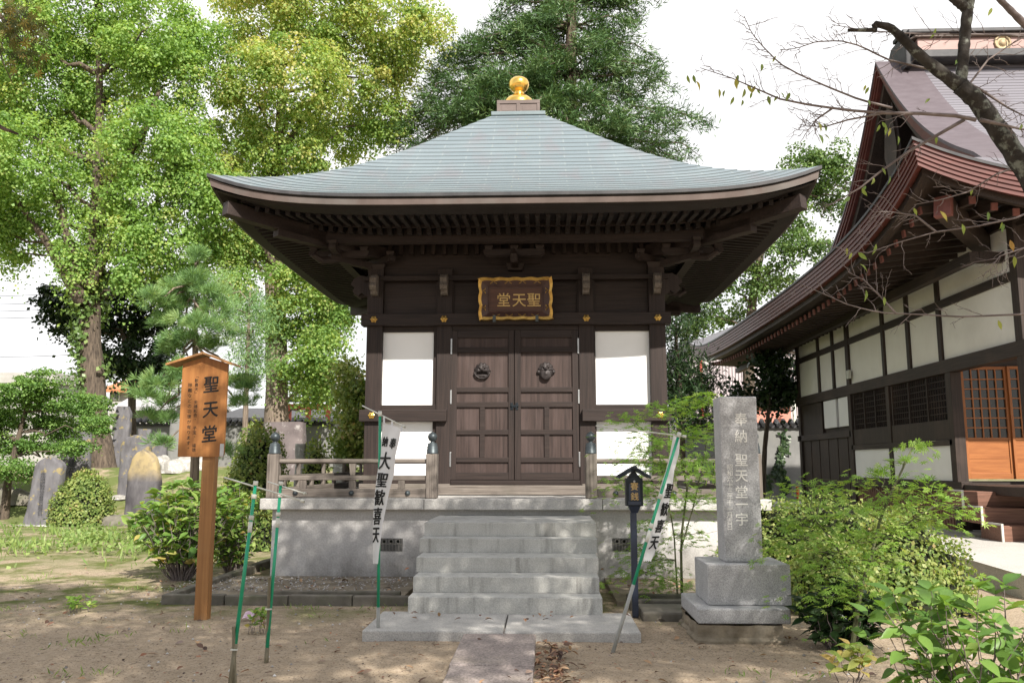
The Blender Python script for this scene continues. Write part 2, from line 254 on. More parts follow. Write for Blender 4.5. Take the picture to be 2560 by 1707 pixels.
# ------------------------------------------------------------------ leaves
def arr_mesh(name, V, F, m, parent=None, loc=(0, 0, 0), tint=None, smooth=False):
    loc = np.array(parent_loc(parent) if parent is not None else loc, float); V = np.asarray(V, float)-loc; F = np.asarray(F)
    me = bpy.data.meshes.new(name); me.vertices.add(len(V)); me.vertices.foreach_set('co', V.astype('f').ravel()); k = F.shape[1]
    me.loops.add(F.size); me.loops.foreach_set('vertex_index', F.astype('i').ravel()); me.polygons.add(len(F)); me.polygons.foreach_set('loop_start', np.arange(0, F.size, k, dtype='i'))
    me.update(calc_edges=True)
    if tint is not None: a = me.attributes.new('tint', 'FLOAT', 'FACE'); a.data.foreach_set('value', np.asarray(tint, 'f'))
    return finish(name, me, m, parent, loc, smooth)
def nrm(a): return a/(np.linalg.norm(a, axis=-1, keepdims=True)+1e-9)
def scatter(T, P, D, N, S):
    """copies of a leaf template T=(verts, faces) at P, pointing along D, facing N, sized S"""
    TV, TF = np.array(T[0], float), np.array(T[1]); P, D, N = (np.asarray(q, float) for q in (P, D, N)); D = nrm(D); X = nrm(np.cross(D, N)); N = np.cross(X, D); S = np.broadcast_to(np.asarray(S, float), (len(P),))
    V = P[:, None]+S[:, None, None]*(TV[None, :, 0:1]*X[:, None]+TV[None, :, 1:2]*D[:, None]+TV[None, :, 2:3]*N[:, None])
    F = TF[None]+(np.arange(len(P))*len(TV))[:, None, None]
    return V.reshape(-1, 3), F.reshape(-1, TF.shape[1]), len(TF)
RH = ([(0, 0, 0), (.38, .5, .06), (0, 1, 0), (-.38, .5, .06)], [(0, 1, 2, 3)])
def oval():
    V = []; F = []; row = ((.0, .012), (.1, .09), (.26, .2), (.45, .25), (.64, .22), (.82, .125), (.95, .04), (1.05, .004))
    for t, w in row: V += [(-w, t, .3*w-.22*t*t), (0, t, -.02-.22*t*t), (w, t, .3*w-.22*t*t)]
    for k in range(len(row)-1): a = k*3; F += [(a, a+1, a+4, a+3), (a+1, a+2, a+5, a+4)]
    return V, F
OV = oval()
LF = ([(0, 0, 0), (.3, .3, .05), (.24, .75, 0), (0, 1.05, -.1), (-.24, .75, 0), (-.3, .3, .05)], [(0, 1, 2, 3), (0, 3, 4, 5)])
FAN = ([(0, 0, 0), (.5, .75, .08), (.12, 1, 0), (-.12, 1, 0), (-.5, .75, .08)], [(0, 1, 2, 3), (0, 3, 4, 0)])
FAN = ([(0, 0, 0), (.52, .72, .1), (0, 1, 0), (-.52, .72, .1)], [(0, 1, 2, 3)])
SPK = ([(0, 0, 0), (.075, .45, 0), (0, 1, 0), (-.075, .45, 0)], [(0, 1, 2, 3)])
def star(n=7, spread=128, w=.085):
    V = [(0, 0, 0)]; F = []
    for k in range(n):
        a = R(-spread+2*spread*k/(n-1)); L = (1-.38*abs(2*k/(n-1)-1)**1.3)*.85; d = np.array([math.sin(a), math.cos(a)]); e = np.array([d[1], -d[0]]); b = len(V)
        q = d*L; m = d*L*.5; V += [(*(m+e*w), .03), (*q, -.05), (*(m-e*w), .03)]; F.append((0, b, b+1, b+2))
    return V, F
MAPLE = star()
def needles(n=30, spread=1.15):
    V = []; F = []; g = np.random.default_rng(3)
    for k in range(n):
        a = g.uniform(0, 6.28); t = g.uniform(.15, spread); d = np.array([math.sin(t)*math.cos(a), math.cos(t), math.sin(t)*math.sin(a)]); e = np.cross(d, g.normal(size=3)); e /= np.linalg.norm(e); b = len(V)
        L = g.uniform(.8, 1.05); V += [tuple(e*.02), tuple(d*L*.6+e*.024), tuple(d*L), tuple(d*L*.6-e*.024)]; F.append((b, b+1, b+2, b+3))
    return V, F
TUFT = needles()
def rdir(n): return nrm(rng.normal(size=(n, 3)))
def leaves(name, T, P, D, N, S, m, parent=None, loc=(0, 0, 0), tint=None, kind=None):
    V, F, k = scatter(T, P, D, N, S); t = np.repeat(rng.random(len(P)) if tint is None else tint, k); return arr_mesh(name, V, F, m, parent, loc, np.clip(t, 0, 1))
def clumps(blobs, per_m2=3.2, per=60, spread=(.35, .35, .45), shell=.55, droop=.6, up=.6, size=(.1, .16), out=.8, keep=1., tvar=.25, dome=False):
    """leaf positions for a crown: blobs = [(centre, radii)], leaves gathered in hanging sprays through each blob's volume"""
    PP = []; DD = []; NN = []; TT = []
    for c, r in blobs:
        c, r = np.array(c), np.array(r, float); n = max(3, int(per_m2*4*math.pi*((r[0]*r[1])**.8+(r[0]*r[2])**.8+(r[1]*r[2])**.8)/3*keep)); u = rdir(n); q = rng.uniform(shell**3, 1, n)**(1/3); C = c+u*r*q[:, None]
        k = rng.poisson(per, n)+8; idx = np.repeat(np.arange(n), k); sp = np.array(spread)*(.6+.8*rng.random((n, 1))); off = rng.normal(size=(len(idx), 3))*sp[idx]; off[:, 2] -= droop*np.abs(rng.normal(size=len(idx)))*sp[idx, 2]
        if dome:                                                 # a spray is a leafy shell, open underneath
            e = rdir(len(idx)); e[:, 2] = np.where(e[:, 2] < -.25, -e[:, 2], e[:, 2]); off = e*rng.uniform(.72, 1.05, (len(idx), 1))*sp[idx]; hang = rng.random(len(idx)) < .25; off[hang, 2] -= np.abs(rng.normal(size=hang.sum()))*sp[idx][hang, 2]*1.1
        P = C[idx]+off; o = nrm(u[idx]*(.25 if dome else .8)+nrm(off)*(1 if dome else .7)); N = nrm(o*out+rdir(len(idx))*(.6 if dome else .8)+np.array([0, 0, up])); D = nrm(rdir(len(idx))+np.array([0, 0, -droop]))
        PP.append(P); DD.append(D); NN.append(N); TT.append(rng.normal(.45, .16, n)[idx]+rng.normal(0, tvar*.6, len(idx)))
    P = np.concatenate(PP); return P, np.concatenate(DD), np.concatenate(NN), rng.uniform(*size, len(P)), np.concatenate(TT)
def wob(p, q, n=6, amp=.08):
    p, q = np.array(p, float), np.array(q, float); L = np.linalg.norm(q-p); return [p+(q-p)*i/n+(rng.normal(size=3)*amp*L*math.sin(math.pi*i/n)*.5 if 0 < i < n else 0) for i in range(n+1)]
def along(pts, t):
    pts = np.array(pts); i = min(int(t*(len(pts)-1)), len(pts)-2); u = t*(len(pts)-1)-i; return pts[i]*(1-u)+pts[i+1]*u
# ================================================================== GROUND AND PAVING
def ground():
    xs = np.concatenate([np.linspace(-200, -25, 12), np.linspace(-24, 24, 150), np.linspace(25, 200, 12)]); ys = np.concatenate([np.linspace(-60, 1, 10), np.linspace(1.4, 30, 170), np.linspace(31, 400, 16)])
    X, Y = np.meshgrid(xs, ys); Z = gz(X, Y)
    from mathutils import noise
    near = (np.abs(X) < 24) & (Y > 1) & (Y < 30)
    for j, i in zip(*np.nonzero(near)):
        p = Vector((X[j, i]*.9, Y[j, i]*.9, 0)); Z[j, i] += .022*noise.noise(p)+.012*noise.noise(p*3.3)-.006
    n = len(xs); V = np.stack([X, Y, Z], -1).reshape(-1, 3); a = np.arange(len(ys)-1)[:, None]*n+np.arange(n-1)[None]; F = np.stack([a, a+1, a+1+n, a+n], -1).reshape(-1, 4)
    m = bpy.data.materials.new('dirt'); nn, p = nodes_of(m); L = nn.links.new; MATS['dirt'] = m
    tc = nn.nodes.new('ShaderNodeTexCoord')
    def noise_(sc, st=(1, 1, 1), det=7, lo=.4, hi=.6):
        mp = nn.nodes.new('ShaderNodeMapping'); mp.inputs['Scale'].default_value = st; L(tc.outputs['Object'], mp.inputs[0]); z = nn.nodes.new('ShaderNodeTexNoise'); z.inputs['Scale'].default_value = sc; z.inputs['Detail'].default_value = det; z.inputs['Roughness'].default_value = .65
        L(mp.outputs[0], z.inputs['Vector']); r = nn.nodes.new('ShaderNodeMapRange'); r.inputs[1].default_value = lo; r.inputs[2].default_value = hi; L(z.outputs[0], r.inputs[0]); return r.outputs[0], z.outputs[0]
    def mixc(f, a, b, mode='MIX'):
        q = nn.nodes.new('ShaderNodeMix'); q.data_type = 'RGBA'; q.blend_type = mode
        for s, v in ((0, f), (6, a), (7, b)):
            if isinstance(v, (tuple, float)): q.inputs[s].default_value = (*v, 1) if isinstance(v, tuple) else v
            else: L(v, q.inputs[s])
        return q.outputs[2]
    c = mixc(noise_(.7)[0], (.355, .275, .19), (.27, .21, .145)); c = mixc(noise_(14, lo=.35, hi=.7)[0], c, (.41, .33, .245)); c = mixc(noise_(55, lo=.57, hi=.66, det=2)[0], c, (.11, .08, .06))
    # moss and thin grass: close to the hall's kerb and over the yard's far left
    sx = nn.nodes.new('ShaderNodeSeparateXYZ'); L(tc.outputs['Object'], sx.inputs[0])
    def rng_(o, a, b):
        r = nn.nodes.new('ShaderNodeMapRange'); r.inputs[1].default_value = a; r.inputs[2].default_value = b; L(o, r.inputs[0]); return r.outputs[0]
    def mul(a, b): q = nn.nodes.new('ShaderNodeMath'); q.operation = 'MULTIPLY'; L(a, q.inputs[0]); L(b, q.inputs[1]); return q.outputs[0]
    mo = mul(mul(rng_(sx.outputs[1], 8.3, 9.6), rng_(sx.outputs[0], 3.5, 1.0)), noise_(1.5, lo=.44, hi=.6)[0]); c = mixc(mo, c, (.10, .115, .03))
    fg = mul(rng_(sx.outputs[1], 11, 17), noise_(1.1, lo=.4, hi=.55)[0]); c = mixc(fg, c, (.115, .14, .045))
    L(c, p.inputs['Base Color']); p.inputs['Roughness'].default_value = .95; p.inputs['Specular IOR Level'].default_value = .15
    bp = nn.nodes.new('ShaderNodeBump'); bp.inputs['Strength'].default_value = .6; bp.inputs['Distance'].default_value = .02; L(noise_(18)[1], bp.inputs['Height']); L(bp.outputs[0], p.inputs['Normal'])
    tag(arr_mesh('ground', V, F, 'dirt', smooth=True), kind='structure')
ground()
CX, CY = -.44, 15.2                                              # centre of the shrine hall
ZP = 1.09                                                        # its stone platform's top
STX = CX-.02
# path and landing
def path():
    a, b, c, d = G(1165, 1572, .05), G(1340, 1576, .05), G(1335, 1707, .05), G(1107, 1707, .05); lx = a[0]; rx = b[0]
    y0 = 1.0; cut = G(1250, 1665, .05)[1]
    for k, (p, q) in enumerate(((cut+.006, a[1]-.012), (cut-1.95, cut-.006), (y0, cut-1.962))):
        tag(MB().box(lx+.01*k, rx-.005*k, p, q, -.08, .06-.004*(k == 1)).build('path_slab', 'path_stone', bev=.012), kind='structure')
    tl, tr = G(905, 1574, .085), G(1603, 1578, .085); bk = G(1262, 1531, .1)[1]+.15; mid = G(1262, 1560, .1)[0]
    for x0, x1, n in ((tl[0], mid-.006, 0), (mid+.006, tr[0], 1)):
        V = MB().box(x0, x1, tl[1]+.01*n, bk, -.06, .084-.004*n)
        tag(V.build('stone_landing', 'slab_granite', bev=.014), kind='structure')
path()
YW = 11.62                                                       # front face of the platform wall
KX0, KX1 = G(425, 1500)[0], 2.9
KY = G(700, 1512)[1]
LX, RX = -3.86, 3.02                                             # platform slab's ends
tag(MB().box(KX0+.14, -1.62, KY+.12, YW, -.05, .05).build('gravel_strip', 'rough_stone'), kind='structure')
tag(MB().box(.80, KX1+.4, KY+.12, YW, -.05, .045).build('gravel_strip', 'rough_stone'), kind='structure')
k = MB()
for i in range(4): k.box(KX0+.02+i*.72, KX0+.73+i*.72, KY, KY+.11, -.1, .105-.006*(i % 2))
for i in range(4): k.box(KX0, KX0+.12, KY+.13+i*.9, KY+1.02+i*.9, -.1, .1)
k.box(-3.2, -1.65, KY+.30, KY+.37, -.1, .11)
[tag(o, kind='structure') for o in each(k, 'kerb', 'kerb_stone', bev=.012)]
k = MB()
for x0, x1 in ((.92, 1.6), (1.61, 2.35)): k.box(x0, x1, KY-.15, KY-.02, -.1, .1)
k.box(.92, 2.3, KY+.2, KY+.27, -.1, .11); [tag(o, kind='structure') for o in each(k, 'kerb', 'kerb_stone', bev=.012)]
k = MB().box(.98, 2.05, G(1600, 1520, .08)[1]-.25, G(1600, 1520, .08)[1]+.28, -.08, .085); tag(k.build('stone_landing', 'kerb_stone', bev=.02), kind='structure')

# ================================================================== THE SHRINE HALL
H = thing('shrine_hall', (CX, CY, 0), 'dark timber shrine hall with a pale green copper pyramid roof, on a grey stone platform', 'shrine hall')
# ---- platform, slab, steps
p = MB().box(LX+.13, RX-.13, YW, 18.6, -.3, ZP-.15); plat = p.build('platform', 'concrete', H)
slab = MB()
e = [LX, -1.62, .78, RX]
for i in range(3): slab.box(e[i]+.003, e[i+1]-.003, YW-.17, YW+1.1, ZP-.148, ZP-.002*i)
slab.box(LX, RX, YW+1.104, 18.75, ZP-.148, ZP-.006); slab.build('slab_edging', 'slab_granite', H, bev=.012)
for vx in (978, 1560):
    c = at(vx, 1361, YW); v = MB().box(c[0]-.155, c[0]+.155, YW-.004, YW+.03, c[2]-.085, c[2]+.085).build('vent', 'carve_dark', H)
    g = MB()
    for i in range(15): x = c[0]-.14+i*.02; g.box(x-.0045, x+.0045, YW-.012, YW-.006, c[2]-.08, c[2]+.08)
    for s in (-.095, 0, .095): g.lathe([(.032, 0), (.032, .004), (.022, .004), (.022, 0)], (c[0]+s, YW-.013, c[2]+.045), 14, axis='y')
    g.box(c[0]-.155, c[0]+.155, YW-.0125, YW-.0055, c[2]+.008, c[2]+.016); g.build('grille', 'grille', v)
# steps, from the pixel rows of their edges
rows = [(1531, 1493, 1020, 1506), (1477, 1442, 1033, 1498), (1427, 1393, 1041, 1496), (1380, 1346, 1049, 1493), (1335, 1306, 1061, 1491)]
z = .082; hr = .157; SY = []
for i, (yb, yt, xl, xr) in enumerate(rows):
    y0 = G(1262, yt, z+hr)[1]; SY.append(y0)
    l, r = at(xl, yt, y0)[0], at(xr, yt, y0)[0]
    MB().box(l, r, y0, YW-.002, z-(.2 if i == 0 else 0), z+hr).build('step', 'step_stone', H, bev=.005); z += hr
BY = 12.97                                                       # front face of the outer columns
HW = 2.34
def fr(name, m, X0, X1, za, zb, y0, y1, bev=.006, parent=H): return MB().box(CX+X0, CX+X1, y0, y1, za, zb).build(name, m, parent, bev=bev)
ZB = lambda y: zz(y, BY)
# ---- body: columns, beams, panels (four walls; the front one as photographed)
b0, b1 = CY-HW, CY+HW
for X in (-2.215, 2.215):
    for yy in (BY, b1-.25): fr('column', 'wood_z', X-.125, X+.125, ZP, 4.62, yy, yy+.25)
for X in (-1.11, 1.11): fr('column', 'wood_z', X-.118, X+.118, ZP, 4.62, BY+.012, BY+.25)
IN = BY+.10
fr('wall_board', 'wood_x', -2.2, 2.2, 3.9, 5.4, IN+.03, IN+.07)
fr('wall_board', 'wood_x', -2.2, 2.2, ZP, 4.0, b1-.1, b1-.05)
for s in (-1, 1):
    MB().box(CX+s*2.17-.03, CX+s*2.17+.03, IN+.08, b1-.1, ZP, 5.4).build('wall_board', 'wood_y', H)
    BX('side_beam', 'wood_y', H, CX+s*2.23-.14, CX+s*2.23+.14, BY+.256, b1, ZB(813), ZB(784))
zt = ZB(700)
fr('head_beam', 'wood_x', -2.40, 2.40, zt, ZB(688), BY-.03, BY+.1)
fr('upper_panel', 'wood_x', -2.09, 2.09, ZB(783)+.01, zt-.03, IN-.02, IN+.02)
for X in (-1.11, 1.11): fr('panel_post', 'wood_z', X-.14, X+.14, ZB(783)+.005, zt-.005, IN-.06, IN-.022)
fr('tie_beam', 'wood_x', -2.42, 2.42, ZB(813), ZB(784), BY-.075, BY+.14, .008)
for s, (xa, xb) in ((-1, (897, 1116)), (1, (1456, 1679))):
    l, r = at(xa, 1038, BY-.07)[0]-CX, at(xb, 1038, BY-.07)[0]-CX
    fr('waist_beam', 'wood_x', l, r, ZB(1053), ZB(1024), BY-.072, BY+.1, .008)
for s, wx in ((-1, ((953, 1084), (952, 1081))), (1, ((1489, 1624), (1490, 1624)))):
    (a, b), (c, d) = wx
    A, B = at(a, 920, IN)[0]-CX, at(b, 920, IN)[0]-CX; zu, zl = ZB(827), ZB(1011)
    fr('white_panel', 'plaster', A-.05, B+.05, zl-.04, zu+.04, IN, IN+.02, 0)
    fr('panel_frame', 'wood_z', A-.075, A, zl-.05, ZB(813), IN-.04, IN+.01); fr('panel_frame', 'wood_z', B, B+.075, zl-.05, ZB(813), IN-.04, IN+.01)
    fr('panel_frame', 'wood_x', A, B, zu, ZB(813)-.001, IN-.038, IN+.012); fr('panel_frame', 'wood_x', A-.075, B+.075, ZB(1024)-.001, zl, IN-.06, IN+.013)
    zb = ZB(1199)
    fr('white_panel', 'plaster', A-.05, B+.05, zb-.05, ZB(1053)-.001, IN, IN+.02, 0)
    fr('panel_frame', 'wood_z', A-.075, A, zb, ZB(1053)-.002, IN-.04, IN+.01); fr('panel_frame', 'wood_z', B, B+.075, zb, ZB(1053)-.002, IN-.04, IN+.01)
    m0, m1 = (-2.40, -.995) if s < 0 else (.995, 2.40)
    fr('ground_beam', 'grey_wood_x', m0+.02, m1, ZP+.004, ZB(1209), BY-.10, BY+.05)
    fr('panel_frame', 'wood_x', A-.07, B+.07, ZB(1209)-.001, zb, IN-.035, IN+.012)
# rosettes
for X in (-2.215, -1.11, 1.11, 2.215):
    MB().lathe([(.052, 0), (.052, .008), (.04, .016), (.03, .014), (.028, .022), (.012, .032), (.001, .034)], (CX+X, BY-.074, ZB(798)), 24, 6, .16, 'y').build('rosette', 'dull_gold', H, smooth=True)
for X in (-2.215, 2.215):
    MB().lathe([(.052, 0), (.052, .008), (.04, .016), (.03, .014), (.028, .022), (.012, .032), (.001, .034)], (CX+X, BY-.071, ZB(1038)), 24, 6, .16, 'y').build('rosette', 'gold', H, smooth=True)
# ---- door leaves
DY = BY+.02
x3 = lambda q: at(860+q/2.45, 1000, DY)[0]; z3 = lambda q: zz(640+q/2.45, DY)
dz0, dz1 = z3(1370), z3(455)
fr('wall_board', 'shaded_wood', -.99, .99, ZP, ZB(800), DY+.115, DY+.14, 0); fr('door_frame', 'wood_x', -.99, .99, dz1+.002, ZB(813), DY, DY+.1); fr('sill', 'grey_wood_x', -1.28, 1.28, ZP+.003, z3(1402), BY-.13, BY+.12, .01)  # first board: dark backing added behind the leaves to plug the bright seam
fr('door_frame', 'wood_x', -.99, .99, z3(1400), dz0-.006, DY-.02, DY+.1)
for q in (0, 1):
    X = [x3(v) for v in ((655, 690, 1007, 1041) if q == 0 else (1045, 1083, 1400, 1438))]; mid = [x3(v) for v in ((832, 862) if q == 0 else (1226, 1257))]
    leaf = MB().box(X[0], X[3], DY+.028, DY+.05, dz0, dz1).build('door_leaf', 'panel_wood', H)
    fm = MB(); fm.box(X[0], X[1], DY-.005, DY+.03, dz0, dz1); fm.box(X[2], X[3], DY-.005, DY+.03, dz0, dz1)
    each(fm, 'stile', 'wood_z', leaf, bev=.004)
    hm = MB()
    for a, b in ((500, 455), (590, 558), (833, 803), (925, 893), (1093, 1063), (1262, 1232), (1370, 1325)): hm.box(X[1], X[2], DY-.002, DY+.03, z3(a), z3(b))
    for a, b in ((1063, 925), (1232, 1093)): hm.box(mid[0], mid[1], DY, DY+.03, z3(a), z3(b))
    each(hm, 'rail', 'wood_x', leaf, bev=.004)
    hx = X[0] if q == 0 else X[3]
    hb = MB()
    for a, b in ((600, 505), (905, 820), (1290, 1200)): hb.box(hx-.012, hx+.012, DY-.02, DY-.0, z3(a), z3(b))
    each(hb, 'hinge', 'steel', leaf, bev=.004)
    # lion mask
    cx_, cz_ = x3(845 if q == 0 else 1238), z3(700 if q == 0 else 698); Rm = .128
    def face(u, v, q=q):
        r = u; a = v*2*math.pi; px, pz = r*math.cos(a), r*math.sin(a); g = lambda x, y, s, h: h*math.exp(-((px-x)**2+(pz-y)**2)/s**2)
        h = .055*math.sqrt(max(0, 1-r**2*.96))
        h += g(-.33, .33, .2, .03)+g(.33, .33, .2, .03)-g(-.33, .2, .11, .03)-g(.33, .2, .11, .03)+g(0, .06, .17, .04)+g(-.5, -.05, .2, .02)+g(.5, -.05, .2, .02)
        if q == 0: h += -.05*math.exp(-((pz+.34+.12*px*px)/.12)**2)*(abs(px) < .62)+.012*math.cos(px*26)*(abs(pz+.28) < .09)*(abs(px) < .5)
        else: h += -.02*math.exp(-((pz+.1)/.05)**2)+g(0, -.55, .4, .03)
        h += .006*math.sin(a*11)*(r > .75)
        k = Rm*(1+.05*math.cos(a*11)*(r > .8)+(.06 if pz < 0 else -.04))
        return (cx_+k*px*.98, DY+.026-max(h, .004), cz_+k*pz)
    lm = MB().grid(face, 16, 48)
    kl = lm.build('lion_mask', 'lion_bronze', leaf, smooth=True)
    if q == 0:
        t = [(cx_-.112+.0+.0*k, 0, 0) for k in range(1)]; MB().tube([(cx_+.118*math.sin(a), DY-.012, cz_-.02-.105*math.cos(a)) for a in np.linspace(-1.5, 1.5, 15)], .012, 8).build('ring', 'lion_bronze', leaf, smooth=True)
    else:
        MB().lathe([(.085, 0), (.083, .012), (.06, .02), (.001, .022)], (cx_, DY-.02, cz_-.075), 20, axis='y').build('pouch', 'lion_bronze', leaf, smooth=True)
        for s in (-1, 1): MB().lathe([(.03, 0), (.025, .012), (.001, .018)], (cx_+s*.115, DY+.0, cz_-.03), 12, axis='y').build('tassel', 'lion_bronze', leaf, smooth=True)
lk = MB(); c = (x3(1043), z3(918)); lk.box(c[0]-.06, c[0]-.02, DY-.012, DY-.006, c[1]-.06, c[1]+.05); lk.box(c[0]+.02, c[0]+.06, DY-.012, DY-.006, c[1]-.06, c[1]+.05); lk.box(c[0]-.055, c[0]+.07, DY-.03, DY-.013, c[1]-.008, c[1]+.012)
lk.tube([(c[0]-.03, DY-.03, c[1]+.01), (c[0]-.035, DY-.04, c[1]-.02), (c[0]+.03, DY-.04, c[1]-.02), (c[0]+.05, DY-.03, c[1]+.01)], .006, 8); lk.build('lock', 'dark_metal', H, bev=.002)
# ---- roof
WE = 4.19
HIPW = [.40, 1.02, 1.49, 1.64, 2.2, 2.9, 3.28, 3.65, 3.84, 4.03, 4.19]; HIPZ = [8.02, 7.50, 7.08, 6.97, 6.52, 6.06, 5.84, 5.72, 5.66, 5.60, 5.57]
hp = np.polyfit(HIPW, HIPZ, 4)
ROOFDZ = -.055
def lift(w, t): return .32*(w/WE)**4*abs(t)**5.5
def rz(w, t): return float(np.polyval(hp, w))+ROOFDZ-.32*(w/WE)**4+lift(w, t)
def side(k, X, D, Z):                                            # X along the side, D out from the centre, side k of four
    c, s = [(1, 0), (0, 1), (-1, 0), (0, -1)][k]; x, y = X, -D; return (CX+c*x-s*y, CY+s*x+c*y, Z)
NC, NT = 25, 28
rc = MB(); rc.uv = []
ws = np.linspace(WE, .44, NC+1)
for k in range(4):
    for i in range(NC):
        wa, wb = ws[i], ws[i+1]; wb2 = wb-.01
        for j in range(NT):
            t0, t1 = -1+2*j/NT, -1+2*(j+1)/NT; q = .014
            P = [side(k, wa*t0, wa, rz(wa, t0)+q), side(k, wa*t1, wa, rz(wa, t1)+q), side(k, wb2*t1, wb2, rz(wb2, t1)), side(k, wb2*t0, wb2, rz(wb2, t0))]
            rc.add(P, [(0, 1, 2, 3)]); rc.uv += [(wa*t0+k*20, i+.02), (wa*t1+k*20, i+.02), (wb*t1+k*20, i+.98), (wb*t0+k*20, i+.98)]
            P = [side(k, wa*t0, wa, rz(wa, t0)-.003), side(k, wa*t1, wa, rz(wa, t1)-.003), P[1], P[0]]
            rc.add(P, [(0, 1, 2, 3)]); rc.uv += [(wa*t0+k*20, i), (wa*t1+k*20, i), (wa*t1+k*20, i), (wa*t0+k*20, i)]
roof = rc.build('roof', 'patina', H); roof.data.materials.append(MATS['patina_seam']); roof.data.polygons.foreach_set('material_index', [i % 2 for i in range(len(roof.data.polygons))])
def band(prof, name, m, parent=roof, wref=WE, n=40, lf=1.):
    b = MB()
    for k in range(4):
        def fn(u, v):
            t = -1+2*u; i = min(int(v*(len(prof)-1)+1e-6), len(prof)-1); d, dz = prof[i]; w = WE+d; return side(k, w*t, w, rz(WE, 0)+dz+lf*lift(WE, t)+(-.02*abs(t)**3 if dz < -.1 else 0))
        b.grid(fn, n, len(prof)-1)
    return b.build(name, m, parent)
band([(0, .017), (.012, .017), (.012, -.03), (-.05, -.05), (-.05, -.07)], 'drip_edge', 'roof_tile_dark')
band([(-.045, -.05), (-.02, -.055), (-.032, -.132), (-.06, -.137)], 'eave_fascia', 'copper_band')
band([(-.05, -.134), (-.10, -.17), (-.30, -.20), (-.34, -.19)], 'eave_board', 'shaded_wood', lf=.9)
def sf(w, t): return rz(WE, 0)-.175+(4.0-w)*.085+.75*lift(WE, t)*(w/WE)**3
s = MB()
for k in range(4): s.grid(lambda u, v: side(k, (2.2+1.72*v)*(-1+2*u), 2.2+1.72*v, sf(2.2+1.72*v, -1+2*u)), 30, 8)
s.build('soffit', 'shaded_wood', roof)
for tier, (wa, wb, dz, hh, ww) in enumerate(((3.05, 3.85, -.035, .075, .06), (2.25, 3.16, -.115, .085, .065))):
    for k in range(4):
        r = MB(); n = 25
        for i in range(-n, n+1):
            X = i*.147+.0735
            if abs(X) > wb-.05: continue
            a = max(wa, abs(X)+.02)
            if wb-a < .06: continue
            za, zb = sf(a, min(1, abs(X)/a))+dz, sf(wb, abs(X)/wb)+dz
            P = [side(k, X-ww/2, wb, zb-hh/2), side(k, X+ww/2, wb, zb-hh/2), side(k, X+ww/2, a, za-hh/2), side(k, X-ww/2, a, za-hh/2)]; r.hexa(P+[(p[0], p[1], p[2]+hh) for p in P])
        r.build('rafters', 'shaded_wood', roof)  # rafters take the darker timber to blacken the eave shade
    for k in range(4):                                           # the board the rafter ends carry
        b = MB(); wq = wb-.05
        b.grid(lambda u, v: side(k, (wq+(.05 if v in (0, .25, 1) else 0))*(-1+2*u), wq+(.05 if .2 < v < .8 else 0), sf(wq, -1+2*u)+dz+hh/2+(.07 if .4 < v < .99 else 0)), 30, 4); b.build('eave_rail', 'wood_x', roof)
for k in range(4):                                               # hip rafters with their blunt noses
    c, s_ = [(1, 0), (0, 1), (-1, 0), (0, -1)][k]; d = np.array([-1., -1.]); d = np.array([c*d[0]-s_*d[1], s_*d[0]+c*d[1]])
    def hp_(w, z): return np.array([CX+d[0]*w, CY+d[1]*w, z])
    zt_ = 5.20
    MB().beam(hp_(2.9, zt_-.24), hp_(4.0, zt_-.11), .17, .20).build('hip_rafter', 'wood_x', roof, bev=.01)
    MB().beam(hp_(2.0, zt_-.32), hp_(3.45, zt_-.27), .17, .20).build('hip_rafter', 'wood_x', roof, bev=.01)
    # carved step under the nose
    e0 = MB(); q = [(3.5, -.2), (3.42, -.30), (3.3, -.32), (3.2, -.38), (2.8, -.40), (2.6, -.2)]
    n_ = np.array([-d[1], d[0]])/math.sqrt(2)*.08; A = [hp_(w, zt_+z_) for w, z_ in q]; V = [a+np.array([*n_, 0]) for a in A]+[a-np.array([*n_, 0]) for a in A]; m_ = len(q)
    e0.add(V, [tuple(range(m_)), tuple(range(m_, 2*m_))[::-1]]+[(i, (i+1) % m_, (i+1) % m_+m_, i+m_) for i in range(m_)]).build('carved_nose', 'wood_x', roof, bev=.008)
    # ridge seam
pz = MB()
for k in range(4): pz.add([side(k, -2.95, 2.95, 4.86), side(k, 2.95, 2.95, 4.86), side(k, 2.95, 2.95, 5.06), side(k, -2.95, 2.95, 5.06), side(k, -2.80, 2.80, 4.86), side(k, 2.80, 2.80, 4.86), side(k, 2.80, 2.80, 5.06), side(k, -2.80, 2.80, 5.06)], [(0, 1, 2, 3), (7, 6, 5, 4), (1, 0, 4, 5), (3, 2, 6, 7)])
pz.build('purlin', 'wood_x', H)
# ---- bracket sets under the purlin
def boat(mb, c, L, h, dirx, wid):                                # a curved bracket arm with three bearing blocks
    P = [(-L, h*.45), (-L*.93, h*.12), (-L*.72, 0), (L*.72, 0), (L*.93, h*.12), (L, h*.45), (L, h), (-L, h)]
    V = []
    for s in (-.5, .5):
        for a, b in P: V.append(np.array(c)+np.array(dirx)*a+np.array([-dirx[1], dirx[0], 0])*wid*s+np.array([0, 0, b]))
    n = len(P); mb.add(V, [tuple(range(n)), tuple(range(n, 2*n))[::-1]]+[(i, (i+1) % n, (i+1) % n+n, i+n) for i in range(n)])
    for a in (-L*.85, 0, L*.85):
        q = np.array(c)+np.array(dirx)*a+np.array([0, 0, h]); w = wid*.62; mb.hexa([q+np.array(v) for v in ((-w*.7, -w*.7, .001), (w*.7, -w*.7, .001), (w*.7, w*.7, .001), (-w*.7, w*.7, .001), (-w, -w, .07), (w, -w, .07), (w, w, .07), (-w, w, .07))])
